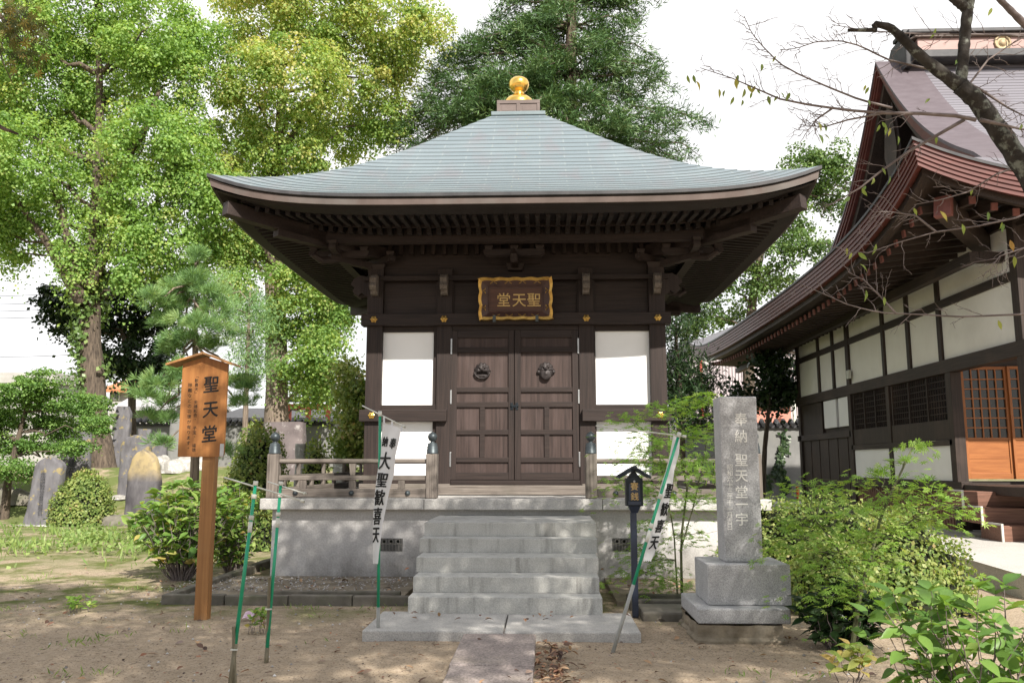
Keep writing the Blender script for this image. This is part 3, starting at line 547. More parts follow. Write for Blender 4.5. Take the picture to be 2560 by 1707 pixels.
def bracket(x, y, out):
    b = MB(); o = np.array([out[0], out[1], 0.]); p = np.array([x, y, 0.]); t = np.array([-o[1], o[0], 0]); t = t/np.linalg.norm(t)
    b.hexa([p+np.array(v) for v in ((-.11, -.11, 4.585), (.11, -.11, 4.585), (.11, .11, 4.585), (-.11, .11, 4.585), (-.15, -.15, 4.70), (.15, -.15, 4.70), (.15, .15, 4.70), (-.15, .15, 4.70))])
    boat(b, p+np.array([0, 0, 4.705]), .42, .09, tuple(t), .11)
    q = p+o*.5
    b.beam(p+np.array([0, 0, 4.66]), q+o*.12+np.array([0, 0, 4.70]), .11, .1)
    tt = t if abs(o[0]*o[1]) < 1e-6 else np.array([1, 0, 0.])
    boat(b, q+np.array([0, 0, 4.72]), .46, .085, tuple(tt), .11)
    if abs(o[0]*o[1]) > 1e-6: boat(b, q+np.array([0, 0, 4.722]), .46, .085, (0, 1, 0), .11)
    b.tube([p+o*.45+np.array([0, 0, 4.7]), p+o*.72+np.array([0, 0, 4.62]), p+o*.82+np.array([0, 0, 4.68]), p+o*.78+np.array([0, 0, 4.76])], [.055, .06, .05, .02], 8)
    b.build('bracket', 'wood_x', H, bev=.008)
bf = BY+.12
bracket(CX-2.215, bf, (-1, -1)); bracket(CX+2.215, bf, (1, -1)); bracket(CX, bf, (0, -1)); bracket(CX-2.215, CY, (-1, 0)); bracket(CX+2.215, CY, (1, 0))
g = MB()
for i in range(24): x = CX-2.0+i*4/23; g.box(x-.03, x+.03, BY+.02, BY+.1, 4.86, 5.15)
g.build('strut_row', 'wood_z', H)
# carved noses on the head beam, clouds at the corners
for X in (-2.215, -1.11, 1.11, 2.215):
    z0 = ZB(715); P = [(BY-.02, .15), (BY-.16, .16), (BY-.22, .10), (BY-.2, .04), (BY-.24, -.02), (BY-.19, -.08), (BY-.12, -.07), (BY-.10, -.13), (BY-.02, -.15)]
    MB().prism([(a, z0+b) for a, b in P], CX+X-.055, CX+X+.055, 'yz').build('carved_nose', 'grey_wood_z', H, bev=.01)
for s in (-1, 1):
    z0 = ZB(712); P = [(0, .14), (.12, .17), (.22, .12), (.27, .04), (.2, -.0), (.24, -.07), (.16, -.13), (.1, -.08), (0, -.16)]
    MB().prism([(CX+s*(2.345+a), z0+b) for a, b in P], BY+.05, BY+.16).build('carved_nose', 'wood_z', H, bev=.012)
# ---- roof cap and gilt jewel
cz = rz(.44, 0)
cap = MB().box(CX-.50, CX+.50, CY-.50, CY+.50, cz-.02, cz+.055).build('roof_cap', 'patina_plain' if 'patina_plain' in MATS else 'copper_band', roof, bev=.01)
c2 = MB(); c2.box(CX-.40, CX+.40, CY-.385, CY+.385, cz+.05, cz+.31)
for s in (-1, 1):                                                # frames round two sunk panels on each face
    yy = CY+s*.40
    for a, b, z0, z1 in ((-.4, .4, .245, .315), (-.4, .4, .05, .10), (-.4, -.345, .1, .245), (.345, .4, .1, .245), (-.035, .035, .1, .245)): c2.box(CX+a, CX+b, min(yy, yy-s*.03), max(yy, yy-s*.03), cz+z0, cz+z1)
    for a in (-.19, .19): c2.box(CX+a-.12, CX+a+.12, min(yy-s*.02, yy-s*.012), max(yy-s*.02, yy-s*.012), cz+.11, cz+.2)
c2.build('dew_basin', 'copper_band', cap, bev=.006)
zf = cz+.43; k = .93
pr = [(.30, -.16), (.315, -.06), (.305, 0), (.28, .045), (.235, .09), (.17, .13), (.115, .16), (.098, .185), (.11, .2), (.098, .215), (.09, .225), (.10, .235), (.15, .27), (.19, .32), (.207, .375), (.205, .43), (.185, .48), (.14, .52), (.07, .545), (.025, .555), (.013, .57), (.006, .59), (.001, .60)]
MB().lathe([(r*k, h*k) for r, h in pr], (CX, CY, zf), 40).build('jewel_finial', 'gold', roof, smooth=True)
# ---- balustrade
BYR = YW+.02
def newel(x, y, nm='newel_post'):
    b = MB().box(x-.078, x+.078, y-.078, y+.078, ZP+.002, ZP+.60).build(nm, 'grey_wood_z', H, bev=.012)
    MB().lathe([(.082, .60), (.082, .615), (.077, .62), (.079, .66), (.072, .665), (.075, .7), (.066, .705), (.066, .74), (.03, .755), (.026, .77), (.05, .785), (.066, .82), (.064, .85), (.045, .88), (.015, .897), (.002, .905)], (x, y, ZP+.002), 20).build('post_cap', 'bronze', b, smooth=True)
xl = at(684, 1200, BYR)[0]; xn = at(1080, 1200, BYR)[0]; xr = at(1478, 1200, BYR)[0]; xe = 2*CX-xl+.0
for x in (xl, xn, xr, xe): newel(x, BYR)
newel(xl, 18.4); newel(xe, 18.4)
def rails(p, q):
    p, q = np.array(p), np.array(q); d = (q-p)/np.linalg.norm(q-p); ax_ = 'x' if abs(d[0]) > .5 else 'y'; z = lambda h: np.array([0, 0, ZP+h])
    MB().tube([p+z(.50), q+z(.50)], .034, 12).build('top_rail', 'grey_wood_'+ax_, H, smooth=False)
    MB().beam(p+z(.275), q+z(.275), .075, .065).build('middle_rail', 'grey_wood_'+ax_, H, bev=.006); MB().beam(p+z(.07), q+z(.07), .1, .115).build('bottom_rail', 'grey_wood_'+ax_, H, bev=.006)
    L = np.linalg.norm(q-p); n = max(2, round(L/.72)); k_ = MB()
    for i in range(n):
        c = p+d*L*(i+.5)/n; s = np.array([-d[1], d[0], 0]); k_.hexa([c+d*a+s*b+z(h) for h, w in ((.128, .045), (.243, .045)) for a, b in ((-w, -.03), (w, -.03), (w, .03), (-w, .03))])
        if i % 2 == 1: k_.hexa([c+d*a+s*b+z(h) for h, w in ((.309, .03), (.468, .05)) for a, b in ((-w, -.025), (w, -.025), (w, .025), (-w, .025))])
    each(k_, 'rail_strut', 'grey_wood_z', H, bev=.004)
    bm = MB()
    for f_ in (.12, .5, .88):
        c = p+d*L*f_+z(.07)
        if ax_ == 'x': bm.lathe([(.036, 0), (.036, .01), (.022, .02), (.02, .032), (.001, .038)], (c[0], c[1]-.05, c[2]), 16, axis='y')
    if bm.v: each(bm, 'boss', 'bronze', H, smooth=True)
rails((xl+.08, BYR, 0), (xn-.08, BYR, 0)); rails((xr+.08, BYR, 0), (xe-.08, BYR, 0)); rails((xl, BYR+.08, 0), (xl, 18.32, 0)); rails((xe, BYR+.08, 0), (xe, 18.32, 0))

# ---- name plaque, hung on the tie beam
PY = BY-.16; c0 = at(1289, 748, PY)
PL = thing('name_plaque', (c0[0], PY, c0[2]-.3), 'carved dark red plaque with a scalloped gilt rim and gold letters above the hall doors', 'plaque')
pw, ph = .585, .335; tilt = .16
def pq(x, y, z): return (c0[0]+x, PY+y-tilt*z, c0[2]+z)          # leans forward at the top
def rim(s):                                                      # wavy outline
    P = []
    for i in range(96):
        a = i/96*4; e_ = int(a); f_ = a-e_; w_ = .018*abs(math.sin(f_*math.pi*(5 if e_ % 2 == 0 else 3)))
        x, y = [(-1+2*f_, 1), (1, 1-2*f_), (1-2*f_, -1), (-1, -1+2*f_)][e_]
        nx, ny = [(0, 1), (1, 0), (0, -1), (-1, 0)][e_]; P.append((x*(pw-s)-nx*(.028-w_) , y*(ph-s)-ny*(.028-w_)))
    return P
def ring(mb, a, ya, b, yb):
    n = len(a); mb.add([pq(x, ya, z_) for x, z_ in a]+[pq(x, yb, z_) for x, z_ in b], [(i, (i+1) % n, (i+1) % n+n, i+n) for i in range(n)])
o1, o2 = rim(0), rim(.045); inn = [(x*.70, z_*.56) for x, z_ in [(max(-pw, min(pw, q[0]*1.03)), max(-ph, min(ph, q[1]*1.03))) for q in rim(0)]]
gr = MB(); ring(gr, o1, .06, o1, -.07); ring(gr, o1, -.07, o2, -.055)
gr.build('gilt_rim', 'dull_gold', PL)
fm = MB(); ring(fm, o2, -.056, inn, .005); fm.add([pq(x, .065, z_) for x, z_ in o1], [tuple(range(96))]); fm.build('plaque_frame', 'plaque_frame', PL)
bd = MB(); bd.hexa([pq(x, y, z_) for z_ in (-.2, .2) for x, y in ((-.43, 0), (.43, 0), (.43, .03), (-.43, .03))]); bd.build('board', 'plaque_wood', PL)
bz = MB()
for a, b, c, d in ((-.42, .42, .165, .18), (-.42, .42, -.18, -.165), (-.42, -.405, -.165, .165), (.405, .42, -.165, .165)): bz.hexa([pq(x, y, z_) for z_ in (c, d) for x, y in ((a, -.015), (b, -.015), (b, 0), (a, 0))])
bz.build('beading', 'plaque_frame', PL)
tx = MB()
for ch, X in (('堂', -.185), ('天', .055), ('聖', .285)): write(tx, ch, pq(X-.0, -.006, -.01), (1, 0, 0), (0, -tilt, 1), .225, .006)
tx.build('lettering', 'gilt_ink', PL)
sc = MB()
for X, Zs, sg in [(x, .235, 1) for x in (-.34, -.11, .11, .34)]+[(x, -.235, -1) for x in (-.3, -.1, .1, .3)]:
    sc.tube([pq(X-.055, -.036, Zs), pq(X-.03, -.04, Zs+.012*sg), pq(X, -.045, Zs+.03*sg), pq(X+.03, -.04, Zs+.012*sg), pq(X+.055, -.036, Zs)], .006, 6)
for s in (-1, 1):
    for Z in (-.13, .13): sc.tube([pq(s*.47, -.035, Z+.035), pq(s*.475, -.04, Z+.01), pq(s*.51, -.05, Z-.0), pq(s*.475, -.04, Z-.02), pq(s*.465, -.035, Z-.045)], .006, 6)
each(sc, 'scrollwork', 'dull_gold', PL)
hk = MB()
for X in (-.33, .33): hk.hexa([pq(X+x, y, z_) for z_ in (-.36, -.255) for x, y in ((-.024, -.085), (.024, -.085), (.024, -.065), (-.024, -.065))])
each(hk, 'clip', 'bronze', PL, bev=.003)
# ================================================================== THE WOODEN SIGN
p0 = G(505, 1545); S = thing('sign_board', p0, 'orange wooden notice board with a small gable roof on a square post, black brush writing', 'sign')
SYY = p0[1]; bt = at(519, 912, SYY)[2]; bb = at(512, 1141, SYY)[2]; sx = at(518, 1000, SYY)[0]-.005; bw = .238
pk = at(508, 890, SYY)[2]
MB().box(p0[0]-.066, p0[0]+.066, SYY-.05, SYY+.062, -.1, bt-.05).build('post', 'post_wood', S, bev=.006)
ang = R(-1.2)
bd = MB().prism([(sx-bw, bb), (sx+bw-.01, bb-.0), (sx+bw, bb+.03), (sx+bw, bt), (sx, pk-.02), (sx-bw, bt)], SYY-.085, SYY-.053).build('board', 'sign_wood', S, bev=.003)
MB().box(sx+bw-.036, sx+bw+.004, SYY-.092, SYY-.086, bb+.002, bb+.13).build('metal_patch', 'steel', S)
rf = MB()
for s in (-1, 1):
    e_ = at(432 if s < 0 else 595, 914, SYY); P = [(sx, pk+.004), (sx+s*(abs(e_[0]-sx)), e_[2]-.012), (sx+s*abs(e_[0]-sx), e_[2]+.004), (sx, pk+.022)]
    MB().prism(P, SYY-.17, SYY+.08).build('roof_board', 'post_wood', S, bev=.002)
L_ = MB(); yy = SYY-.0865; sc_ = lambda px, py: at(px, py, SYY-.09)
for ch, py in (('聖', 960), ('天', 1022), ('堂', 1084)):
    c = sc_(528 if ch == '聖' else (526 if ch == '天' else 523), py); write(L_, ch, (c[0], yy, c[2]), (1, 0, .1), (0, 0, 1), .185, .018, .92)
L_.build('lettering', 'ink', S)
L2 = MB()
def column(st, px0, py0, px1, py1, sz):
    n = len(st)
    for i, ch in enumerate(st):
        if ch == ' ': continue
        c = sc_(px0+(px1-px0)*i/(n-1), py0+(py1-py0)*i/(n-1)); xd, yd = (1, 0, 0), (0, 0, 1)
        if ch in '「」': xd, yd = (0, 0, -1), (1, 0, 0)
        o = (.35*sz, .35*sz) if ch in '、。' else (0, 0); write(L2, ch, (c[0]+o[0], yy, c[2]+o[1]), xd, yd, sz, .006)
column('「歓喜天」 夫婦和合、 子宝、 福徳', 492, 940, 484, 1124, .043); column('除難などの功徳が有ります。', 475, 962, 470, 1120, .046); L2.build('lettering', 'ink', S)

# ================================================================== GRANITE MONUMENT
mz = .0; f0 = G(1738, 1612); YM = f0[1]+.12
MN = thing('stone_monument', at(1850, 1600, YM+.3)*np.array([1, 1, 0]), 'tall grey granite pillar with carved characters on a stepped stone pedestal', 'monument')
def blk(px0, px1, py0, py1, Y, dep, m, nm, bev=.01): a, b = at(px0, py1, Y), at(px1, py0, Y); return MB().box(a[0], b[0], Y, Y+dep, a[2], b[2]).build(nm, m, MN, bev=bev)
a, b = at(1740, 1612, YM), at(1962, 1562, YM)
r = MB(); n = 7
from mathutils import noise as mnoise
def lump(u, v):                                                  # a rough course of stone, round its four sides
    q = u*4 % 4; e_, f_ = int(q), q-int(q); x0, x1, y0, y1 = a[0]+.02, b[0], YM, YM+.95
    x, y = [(x0+(x1-x0)*f_, y0), (x1, y0+(y1-y0)*f_), (x1-(x1-x0)*f_, y1), (x0, y1-(y1-y0)*f_)][e_]; z = -.06+(b[2]+.055)*v; k = mnoise.noise(Vector((x*5, y*5, z*6)))*.035+mnoise.noise(Vector((x*14, y*14, z*14)))*.012
    n_ = [(0, -1), (1, 0), (0, 1), (-1, 0)][e_]; g_ = .03*(v < .45); return (x+n_[0]*(k+g_), y+n_[1]*(k+g_), z)
r.grid(lump, 120, 8).build('foundation', 'rough_stone', MN, smooth=False)
zb = b[2]
Y1 = YM+.02; c = at(1744, 1520, Y1); d = at(1977, 1520, Y1); MB().box(c[0], d[0], Y1, Y1+.93, zb+.002, c[2]).build('plinth', 'granite', MN, bev=.014)
Y2 = Y1+.16; e = at(1768, 1410, Y2); f = at(1981, 1410, Y2); MB().box(e[0], f[0]-.02, Y2, Y2+.66, c[2]+.002, e[2]).build('pedestal', 'granite', MN, bev=.01)
Y3 = Y2+.17; g = at(1812, 1403, Y3); h = at(1908, 1400, Y3); tz = at(1850, 991, Y3)[2]
MB().box(g[0], h[0], Y3, Y3+.30, e[2]+.002, tz).build('pillar', 'granite', MN, bev=.012)
cv = MB(); X0 = (g[0]+h[0])/2
for ch, py in zip('奉納聖天堂一宇', (1047, 1090, 1149, 1188, 1229, 1260, 1297)):
    cc = at(1852+ (py-1047)*.01, py, Y3); write(cv, ch, (cc[0], Y3-.0035, cc[2]), (1, 0, 0), (0, 0, 1), .125, .012)
for ch, py in zip('昭和六十三年十一月吉日', np.linspace(1167, 1316, 11)):
    cc = at(1823, py, Y3); write(cv, ch, (cc[0]+.005, Y3-.0035, cc[2]), (1, 0, 0), (0, 0, 1), .062, .004)
cv.build('inscription', 'carve', MN)

# ================================================================== OFFERTORY BOX ON ITS POST
o0 = G(1588, 1520, .085); o0[2] = .08; OB = thing('offertory_box', o0, 'small black roofed offertory box with gold characters on a dark post', 'offertory box'); OY = o0[1]; ox = o0[0]+.01
za, zb_ = at(1592, 1264, OY)[2], at(1592, 1196, OY)[2]
MB().box(o0[0]-.032, o0[0]+.032, OY-.032, OY+.032, .0, za-.07).build('post', 'navy_paint', OB, bev=.004)
MB().hexa([(ox+x*w, OY+y*w, q) for q, w in ((za-.071, .034), (za-.001, .062)) for x, y in ((-1, -1), (1, -1), (1, 1), (-1, 1))]).build('bracket', 'navy_paint', OB)
MB().box(ox-.088, ox+.088, OY-.07, OY+.07, za, zb_+.005).build('box', 'dark_metal', OB, bev=.004)
dm = MB().box(ox-.058, ox+.058, OY-.078, OY-.071, za+.06, zb_-.05).build('door', 'navy_paint', OB, bev=.003)
MB().box(ox-.068, ox+.068, OY-.079, OY-.071, za+.012, za+.05).build('drawer', 'navy_paint', OB, bev=.003)
MB().lathe([(.012, 0), (.011, .006), (.004, .008)], (ox, OY-.071, zb_-.028), 14, axis='y').build('keyhole', 'steel', OB)
t = MB(); zm = (za+zb_)/2+.01
for ch, q in (('賽', .052), ('銭', -.05)): write(t, ch, (ox, OY-.0795, zm+q), (1, 0, 0), (0, 0, 1), .086, .005)
t.build('lettering', 'gilt_ink', OB)
for s in (-1, 1):
    P = [(0, .082), (.05, .066), (.10, .037), (.16, .004), (.17, .014), (.16, .022), (.10, .056), (.05, .088), (0, .105)]
    MB().prism([(ox+s*x, zb_+z_) for x, z_ in P], OY-.13, OY+.12).build('roof', 'dark_metal', OB, bev=.003)
    for y in (-.11, 0, .1): MB().tube([(ox+s*.01, OY+y, zb_+.112), (ox+s*.05, OY+y, zb_+.094), (ox+s*.1, OY+y, zb_+.062), (ox+s*.165, OY+y, zb_+.024)], .009, 8).build('roof_rib', 'dark_metal', OB)
MB().prism([(ox-.07, zb_), (ox+.07, zb_), (ox, zb_+.09)], OY-.065, OY+.065).build('gable', 'dark_metal', OB)
MB().tube([(ox, OY-.15, zb_+.112), (ox, OY+.13, zb_+.112)], .017, 10).build('ridge_tile', 'dark_metal', OB)
MB().lathe([(.026, 0), (.026, .01), (.016, .016)], (ox, OY-.15, zb_+.112), 14, axis='y').build('ridge_end', 'dark_metal', OB)

# ================================================================== BANNER POLES
def pole(nm, label, base, top, bar, stake=None, group=None, col='green_pole', rings=(.93, .82), low=None):
    b, t = np.array(base), np.array(top); T = thing(nm, b, label, 'banner pole', group); d = (t-b)
    lo = low or 0
    if lo: MB().tube([b-d*.02, b+d*lo], .0165, 10).build('lower_tube', 'grey_tube' if stake is None else 'bamboo', T, smooth=True)
    MB().tube([b+d*max(lo, 0), t], [.0145, .0125], 12).build('pole', col, T, smooth=True)
    for r_ in rings: MB().tube([b+d*(r_-.012), b+d*(r_+.012)], .019, 12).build('collar', 'white_plastic', T, smooth=True)
    MB().tube([b+d*(rings[-1]-.075), b+d*(rings[-1]-.02)], .0155, 12).build('sticker', 'white_plastic', T, smooth=True)
    MB().tube([t-d*.012, t+d*.012], .018, 12).build('end_cap', 'white_plastic', T, smooth=True)
    p, q = np.array(bar[0]), np.array(bar[1]); MB().tube([p, q], .0065, 8).build('crossbar', 'white_plastic', T, smooth=True)
    MB().tube([q-(q-p)*.035, q+(q-p)*.0], .012, 8).build('bar_tip', 'white_plastic', T, smooth=True)
    if stake is not None: MB().tube([np.array(stake[0]), np.array(stake[1])], [.016, .012], 7).build('stake', 'bamboo', T); 
    if stake is not None:
        m_ = (np.array(stake[0])*.35+np.array(stake[1])*.65); MB().tube([m_-d*.004, m_+d*.004], .027, 8).build('tie', 'white_plastic', T)
    return T
A = G(575, 1716); At = at(639, 1208, A[1]+.25); pole('banner_pole', 'bare green pole tied to a dark bamboo stake, the left of the two bare ones', A, At, (at(561, 1193, A[1]+.45), at(760, 1253, A[1]+.1)), (A+np.array([.03, .02, -.05]), at(584, 1565, A[1]+.05)), 'bare banner poles', low=.2)
B = G(665, 1655); Bt = at(702, 1208, B[1]+.12); pole('banner_pole', 'bare green pole tied to a pale stake, the right of the two bare ones', B, Bt, (at(670, 1204, B[1]+.35), at(764, 1234, B[1]-.1)), (B+np.array([-.0, .02, -.05]), at(674, 1443, B[1]+.02)), 'bare banner poles', low=.08)
Cp = G(945, 1592); Ct = at(950, 1034, Cp[1]+.02); PC = pole('banner_pole', 'green pole at the landing with a hanging white banner of black characters', Cp, Ct, (at(906, 1014, Cp[1]+.3), at(1012, 1067, Cp[1]-.25)), None, None, rings=(.70, .50), low=.13)
Dp = G(1534, 1624); Dt = at(1697, 1087, Dp[1]+.25); PD = pole('banner_pole', 'leaning green pole with a white banner wrapped along it, beside the offertory box', Dp, Dt, (at(1490, 1064, Dp[1]+.75), at(1715, 1091, Dp[1]+.22)), None, None, rings=(.70, .56), low=.29)
def banner(T, Lf, Rt, chars, nm='banner'):
    """a cloth strip between a left and a right edge (lists of points from the top down)"""
    Lf, Rt = np.array(Lf), np.array(Rt)
    def fn(u, v):
        p = along(Lf, v)*(1-u)+along(Rt, v)*u; w = np.linalg.norm(along(Rt, v)-along(Lf, v)); return p+np.array([0, .018*math.sin(u*4+v*7)*w/.25, .006*math.sin(u*25)*(v > .98)])
    o = MB().grid(fn, 14, 70).build(nm, 'cloth', T, smooth=True); tx = MB()
    for ch, u0, v0, su, sv, mir in chars:
        V, F = glyph(ch); V2 = []
        for q in V:
            u, v = min(.985, max(.015, u0+su*q[0])), v0-sv*q[1]; e1 = np.array(fn(min(u+.01, 1.2), v))-np.array(fn(u, v)); e2 = np.array(fn(u, v+.004))-np.array(fn(u, v)); n = np.cross(e1, e2); n = n/np.linalg.norm(n); n = n if n[1] < 0 else -n; V2.append(np.array(fn(u, v))+n*.007)
        for k_, (da, db) in enumerate(((0, 0), (.0035, 0), (-.0035, 0), (0, .003), (0, -.003))): tx.add([p+np.array([da, -.0001*k_, db]) for p in V2], F)
    tx.build('lettering', 'ink', o)
zc = lambda zx, zy, dy=0: at(880+zx/3.5625, 1000+zy/3.5625, Cp[1]+dy)
ys = [225, 350, 500, 660, 800, 950, 1120, 1290, 1455]
Lx = [275, 258, 244, 222, 208, 196, 189, 187, 185]; Rx = [440, 425, 388, 374, 332, 303, 270, 250, 232]
banner(PC, [zc(x, y-(25 if i == 0 else 0), .0) for i, (x, y) in enumerate(zip(Lx, ys))], [zc(x, y+(25 if i == 0 else 0), -.2+.02*i) for i, (x, y) in enumerate(zip(Rx, ys))],
       [('納', .26, .14, .33, .08, 0), ('奉', .72, .155, .36, .085, 0), ('大', .42, .28, .74, .13, 0), ('聖', .4, .42, .72, .125, 0), ('歓', .42, .555, .74, .125, 0), ('喜', .4, .685, .76, .12, 0), ('天', .4, .805, .8, .115, 0)])
for x0, y0, x1, y1 in ((285, 150, 285, 215), (358, 185, 355, 240), (448, 235, 436, 280)):
    MB().tube([zc(x0, y0, -.02), zc(x1, y1, -.05)], .009, 6).build('loop', 'cloth', PC)
zd = lambda zx, zy, dy=0: at(1530+zx/4.125, 1060+zy/4.125, Dp[1]+.1+dy)
ys = [120, 300, 480, 620, 800, 960, 1110, 1260, 1410]
Lx = [632, 600, 556, 508, 462, 424, 385, 350, 320]; Rx = [700, 690, 640, 628, 590, 562, 512, 468, 400]
banner(PD, [zd(x, y, .22-.025*i) for i, (x, y) in enumerate(zip(Lx, ys))], [zd(x, y, .28-.03*i) for i, (x, y) in enumerate(zip(Rx, ys))],
       [('聖', .74, .42, .62, .115, 0), ('歓', .72, .56, .62, .115, 0), ('喜', .68, .70, .66, .12, 0), ('天', .62, .84, .76, .13, 0)])

# ================================================================== THE MAIN TEMPLE ON THE RIGHT
XF = 8.0; TF = lambda px, py: ax(px, py, XF)
TY0, TY1 = 13.0, 34.0; TX0 = 5.9
t0 = thing('temple_building', (XF+4, 20, 0), 'large temple hall of white plaster and dark timber under a sweeping red edged copper roof', 'temple')
prd = [-.3, 0, 1.7, 2.8, 3.9, 5.0, 5.8, 6.5]; prz = [5.5, 5.66, 6.85, 7.35, 8.15, 9.1, 10.1, 11.0]
pf = np.polyfit(prd, prz, 4); P_ = lambda d: float(np.polyval(pf, d))
YR = TY0+6.5                                                     # ridge line
def tl(x, y): return .98*math.exp(-max(0, y-TY0)/2.0)*math.exp(-max(0, x-TX0)/2.0)+.75*math.exp(-max(0, TY1-y)/2.2)*math.exp(-max(0, x-TX0)/2)
def tz_(x, y): return P_(min(x-TX0, y-TY0, (TY1-y)))+tl(x, y)
xs = [TX0+.25*i for i in range(41)]; yv = [TY0+.25*i for i in range(85)]
sk = MB(); sk.uv = []
for i in range(len(xs)-1):
    for j in range(len(yv)-1):
        xm, ym = xs[i]+.125, yv[j]+.125; dm = min(xm-TX0, ym-TY0)
        if dm > 3.3 or (ym > YR and xm > 8.9): continue
        Q = [(xs[i], yv[j]), (xs[i+1], yv[j]), (xs[i+1], yv[j+1]), (xs[i], yv[j+1])]; sk.add([(x, y, tz_(x, y)) for x, y in Q], [(0, 1, 2, 3)])
        fx = (xm-TX0) < (ym-TY0); sk.uv += [(y if fx else x, (x-TX0 if fx else y-TY0)/.105) for x, y in Q]
tr = sk.build('lower_roof', 'temple_roof', t0, smooth=True)
up_ = MB(); up_.uv = []; XV = 8.1; OFF = .16
vs = [TY0+1.75+(YR-TY0-1.75)*j/30 for j in range(31)]
ux = [XV+.35*i for i in range(25)]
bulge = lambda x: .28*max(0, 1-(x-XV)/.9)**2                     # the roof skin turns up and over at the verge
for i in range(24):
    for j in range(30):
        Q = [(ux[i], vs[j]), (ux[i+1], vs[j]), (ux[i+1], vs[j+1]), (ux[i], vs[j+1])]; up_.add([(x, y, P_(y-TY0)+OFF*min(1, (y-vs[0])*1.5)+.0*bulge(x)) for x, y in Q], [(0, 1, 2, 3)]); up_.uv += [(x, (y-TY0)/.085) for x, y in Q]
        Q2 = [(x, 2*YR-y) for x, y in Q]; up_.add([(x, y, P_(2*YR-y-TY0)+OFF) for x, y in Q2], [(0, 3, 2, 1)]); up_.uv += [(x, (2*YR-y-TY0)/.085) for x, y in Q2][0:1]+[(x, (2*YR-y-TY0)/.085) for x, y in Q2][3:0:-1]
ur = up_.build('upper_roof', 'temple_roof', t0, smooth=True)
for sgn in (1, -1):                                              # thick layered verges, front and back slope
    yq = lambda y: y if sgn == 1 else 2*YR-y
    for k_, (xo, z0, z1, m_) in enumerate(((-.02, -.05, .03, 'verge_copper'), (.0, -.16, -.055, 'red_copper'), (.03, -.27, -.165, 'red_copper'), (.07, -.38, -.275, 'red_copper'), (.16, -.62, -.385, 'temple_wood_y'), (.5, -.75, -.5, 'temple_wood_y'))):
        b = MB()
        for j in range(30):
            ya, yb = vs[j], vs[j+1]; za_, zb2 = P_(ya-TY0)+OFF*min(1, (ya-vs[0])*1.5), P_(yb-TY0)+OFF*min(1, (yb-vs[0])*1.5)
            b.hexa([(XV+xo, yq(ya), za_+z0), (XV+1.0, yq(ya), za_+z0), (XV+1.0, yq(yb), zb2+z0), (XV+xo, yq(yb), zb2+z0), (XV+xo, yq(ya), za_+z1), (XV+1.0, yq(ya), za_+z1), (XV+1.0, yq(yb), zb2+z1), (XV+xo, yq(yb), zb2+z1)])
        b.build('verge_board', m_, t0)
gw = MB(); n = 16; pts = [(vs[0]+(YR-vs[0])*i/n) for i in range(n+1)]
poly = [(y, P_(y-TY0)-.4) for y in pts]+[(2*YR-y, P_(y-TY0)-.4) for y in pts[::-1][1:]]
poly = poly+[(2*YR-vs[0], 6.4), (vs[0], 6.4)]
gw.prism(poly, 9.1, 9.2, 'yz').build('gable_wall', 'temple_wood_z', t0)
pd = [(YR-.0, 10.1), (YR-.35, 9.6), (YR-.55, 8.9), (YR-.3, 8.4), (YR-.5, 7.9), (YR, 7.3), (YR+.5, 7.9), (YR+.3, 8.4), (YR+.55, 8.9), (YR+.35, 9.6)]
MB().prism([(YR+(y-YR)*.6, z) for y, z in pd], 8.3, 8.4, 'yz').build('gable_pendant', 'temple_wood_z', t0, bev=.03)
rz0 = P_(6.5)+OFF
for k_, (w, a, b_, xo, m_) in enumerate(((.55, -.15, .04, 8.75, 'temple_roof_plain'), (.42, .04, .11, 8.9, 'copper_band'), (.36, .11, .42, 8.95, 'ridge_copper'), (.44, .42, .5, 8.85, 'copper_band'), (.5, .5, .6, 8.7, 'temple_roof_plain'), (.3, .6, .7, 8.65, 'temple_roof_plain'))):
    mm = {'temple_roof_plain': 'roof_tile_dark', 'ridge_copper': 'pink_copper'}.get(m_, m_); MB().box(xo, 17, YR-w, YR+w, rz0+a, rz0+b_).build('ridge', mm, t0, bev=.02)
MB().prism([(YR-.45, rz0-.3), (YR+.45, rz0-.3), (YR+.5, rz0+.2), (YR+.28, rz0+.42), (YR-.28, rz0+.42), (YR-.5, rz0+.2)], 8.6, 8.75, 'yz').build('ridge_end', 'roof_tile_dark', t0, bev=.04)
cc = at(2506, 113, YR-.36); MB().lathe([(.2, 0), (.2, .03), (.15, .05), (.15, .02), (.09, .02), (.08, .05), (.001, .055)], (cc[0], YR-.36, rz0+.265), 28, 16, .04, 'y').build('crest', 'crest_gilt', t0, smooth=True)
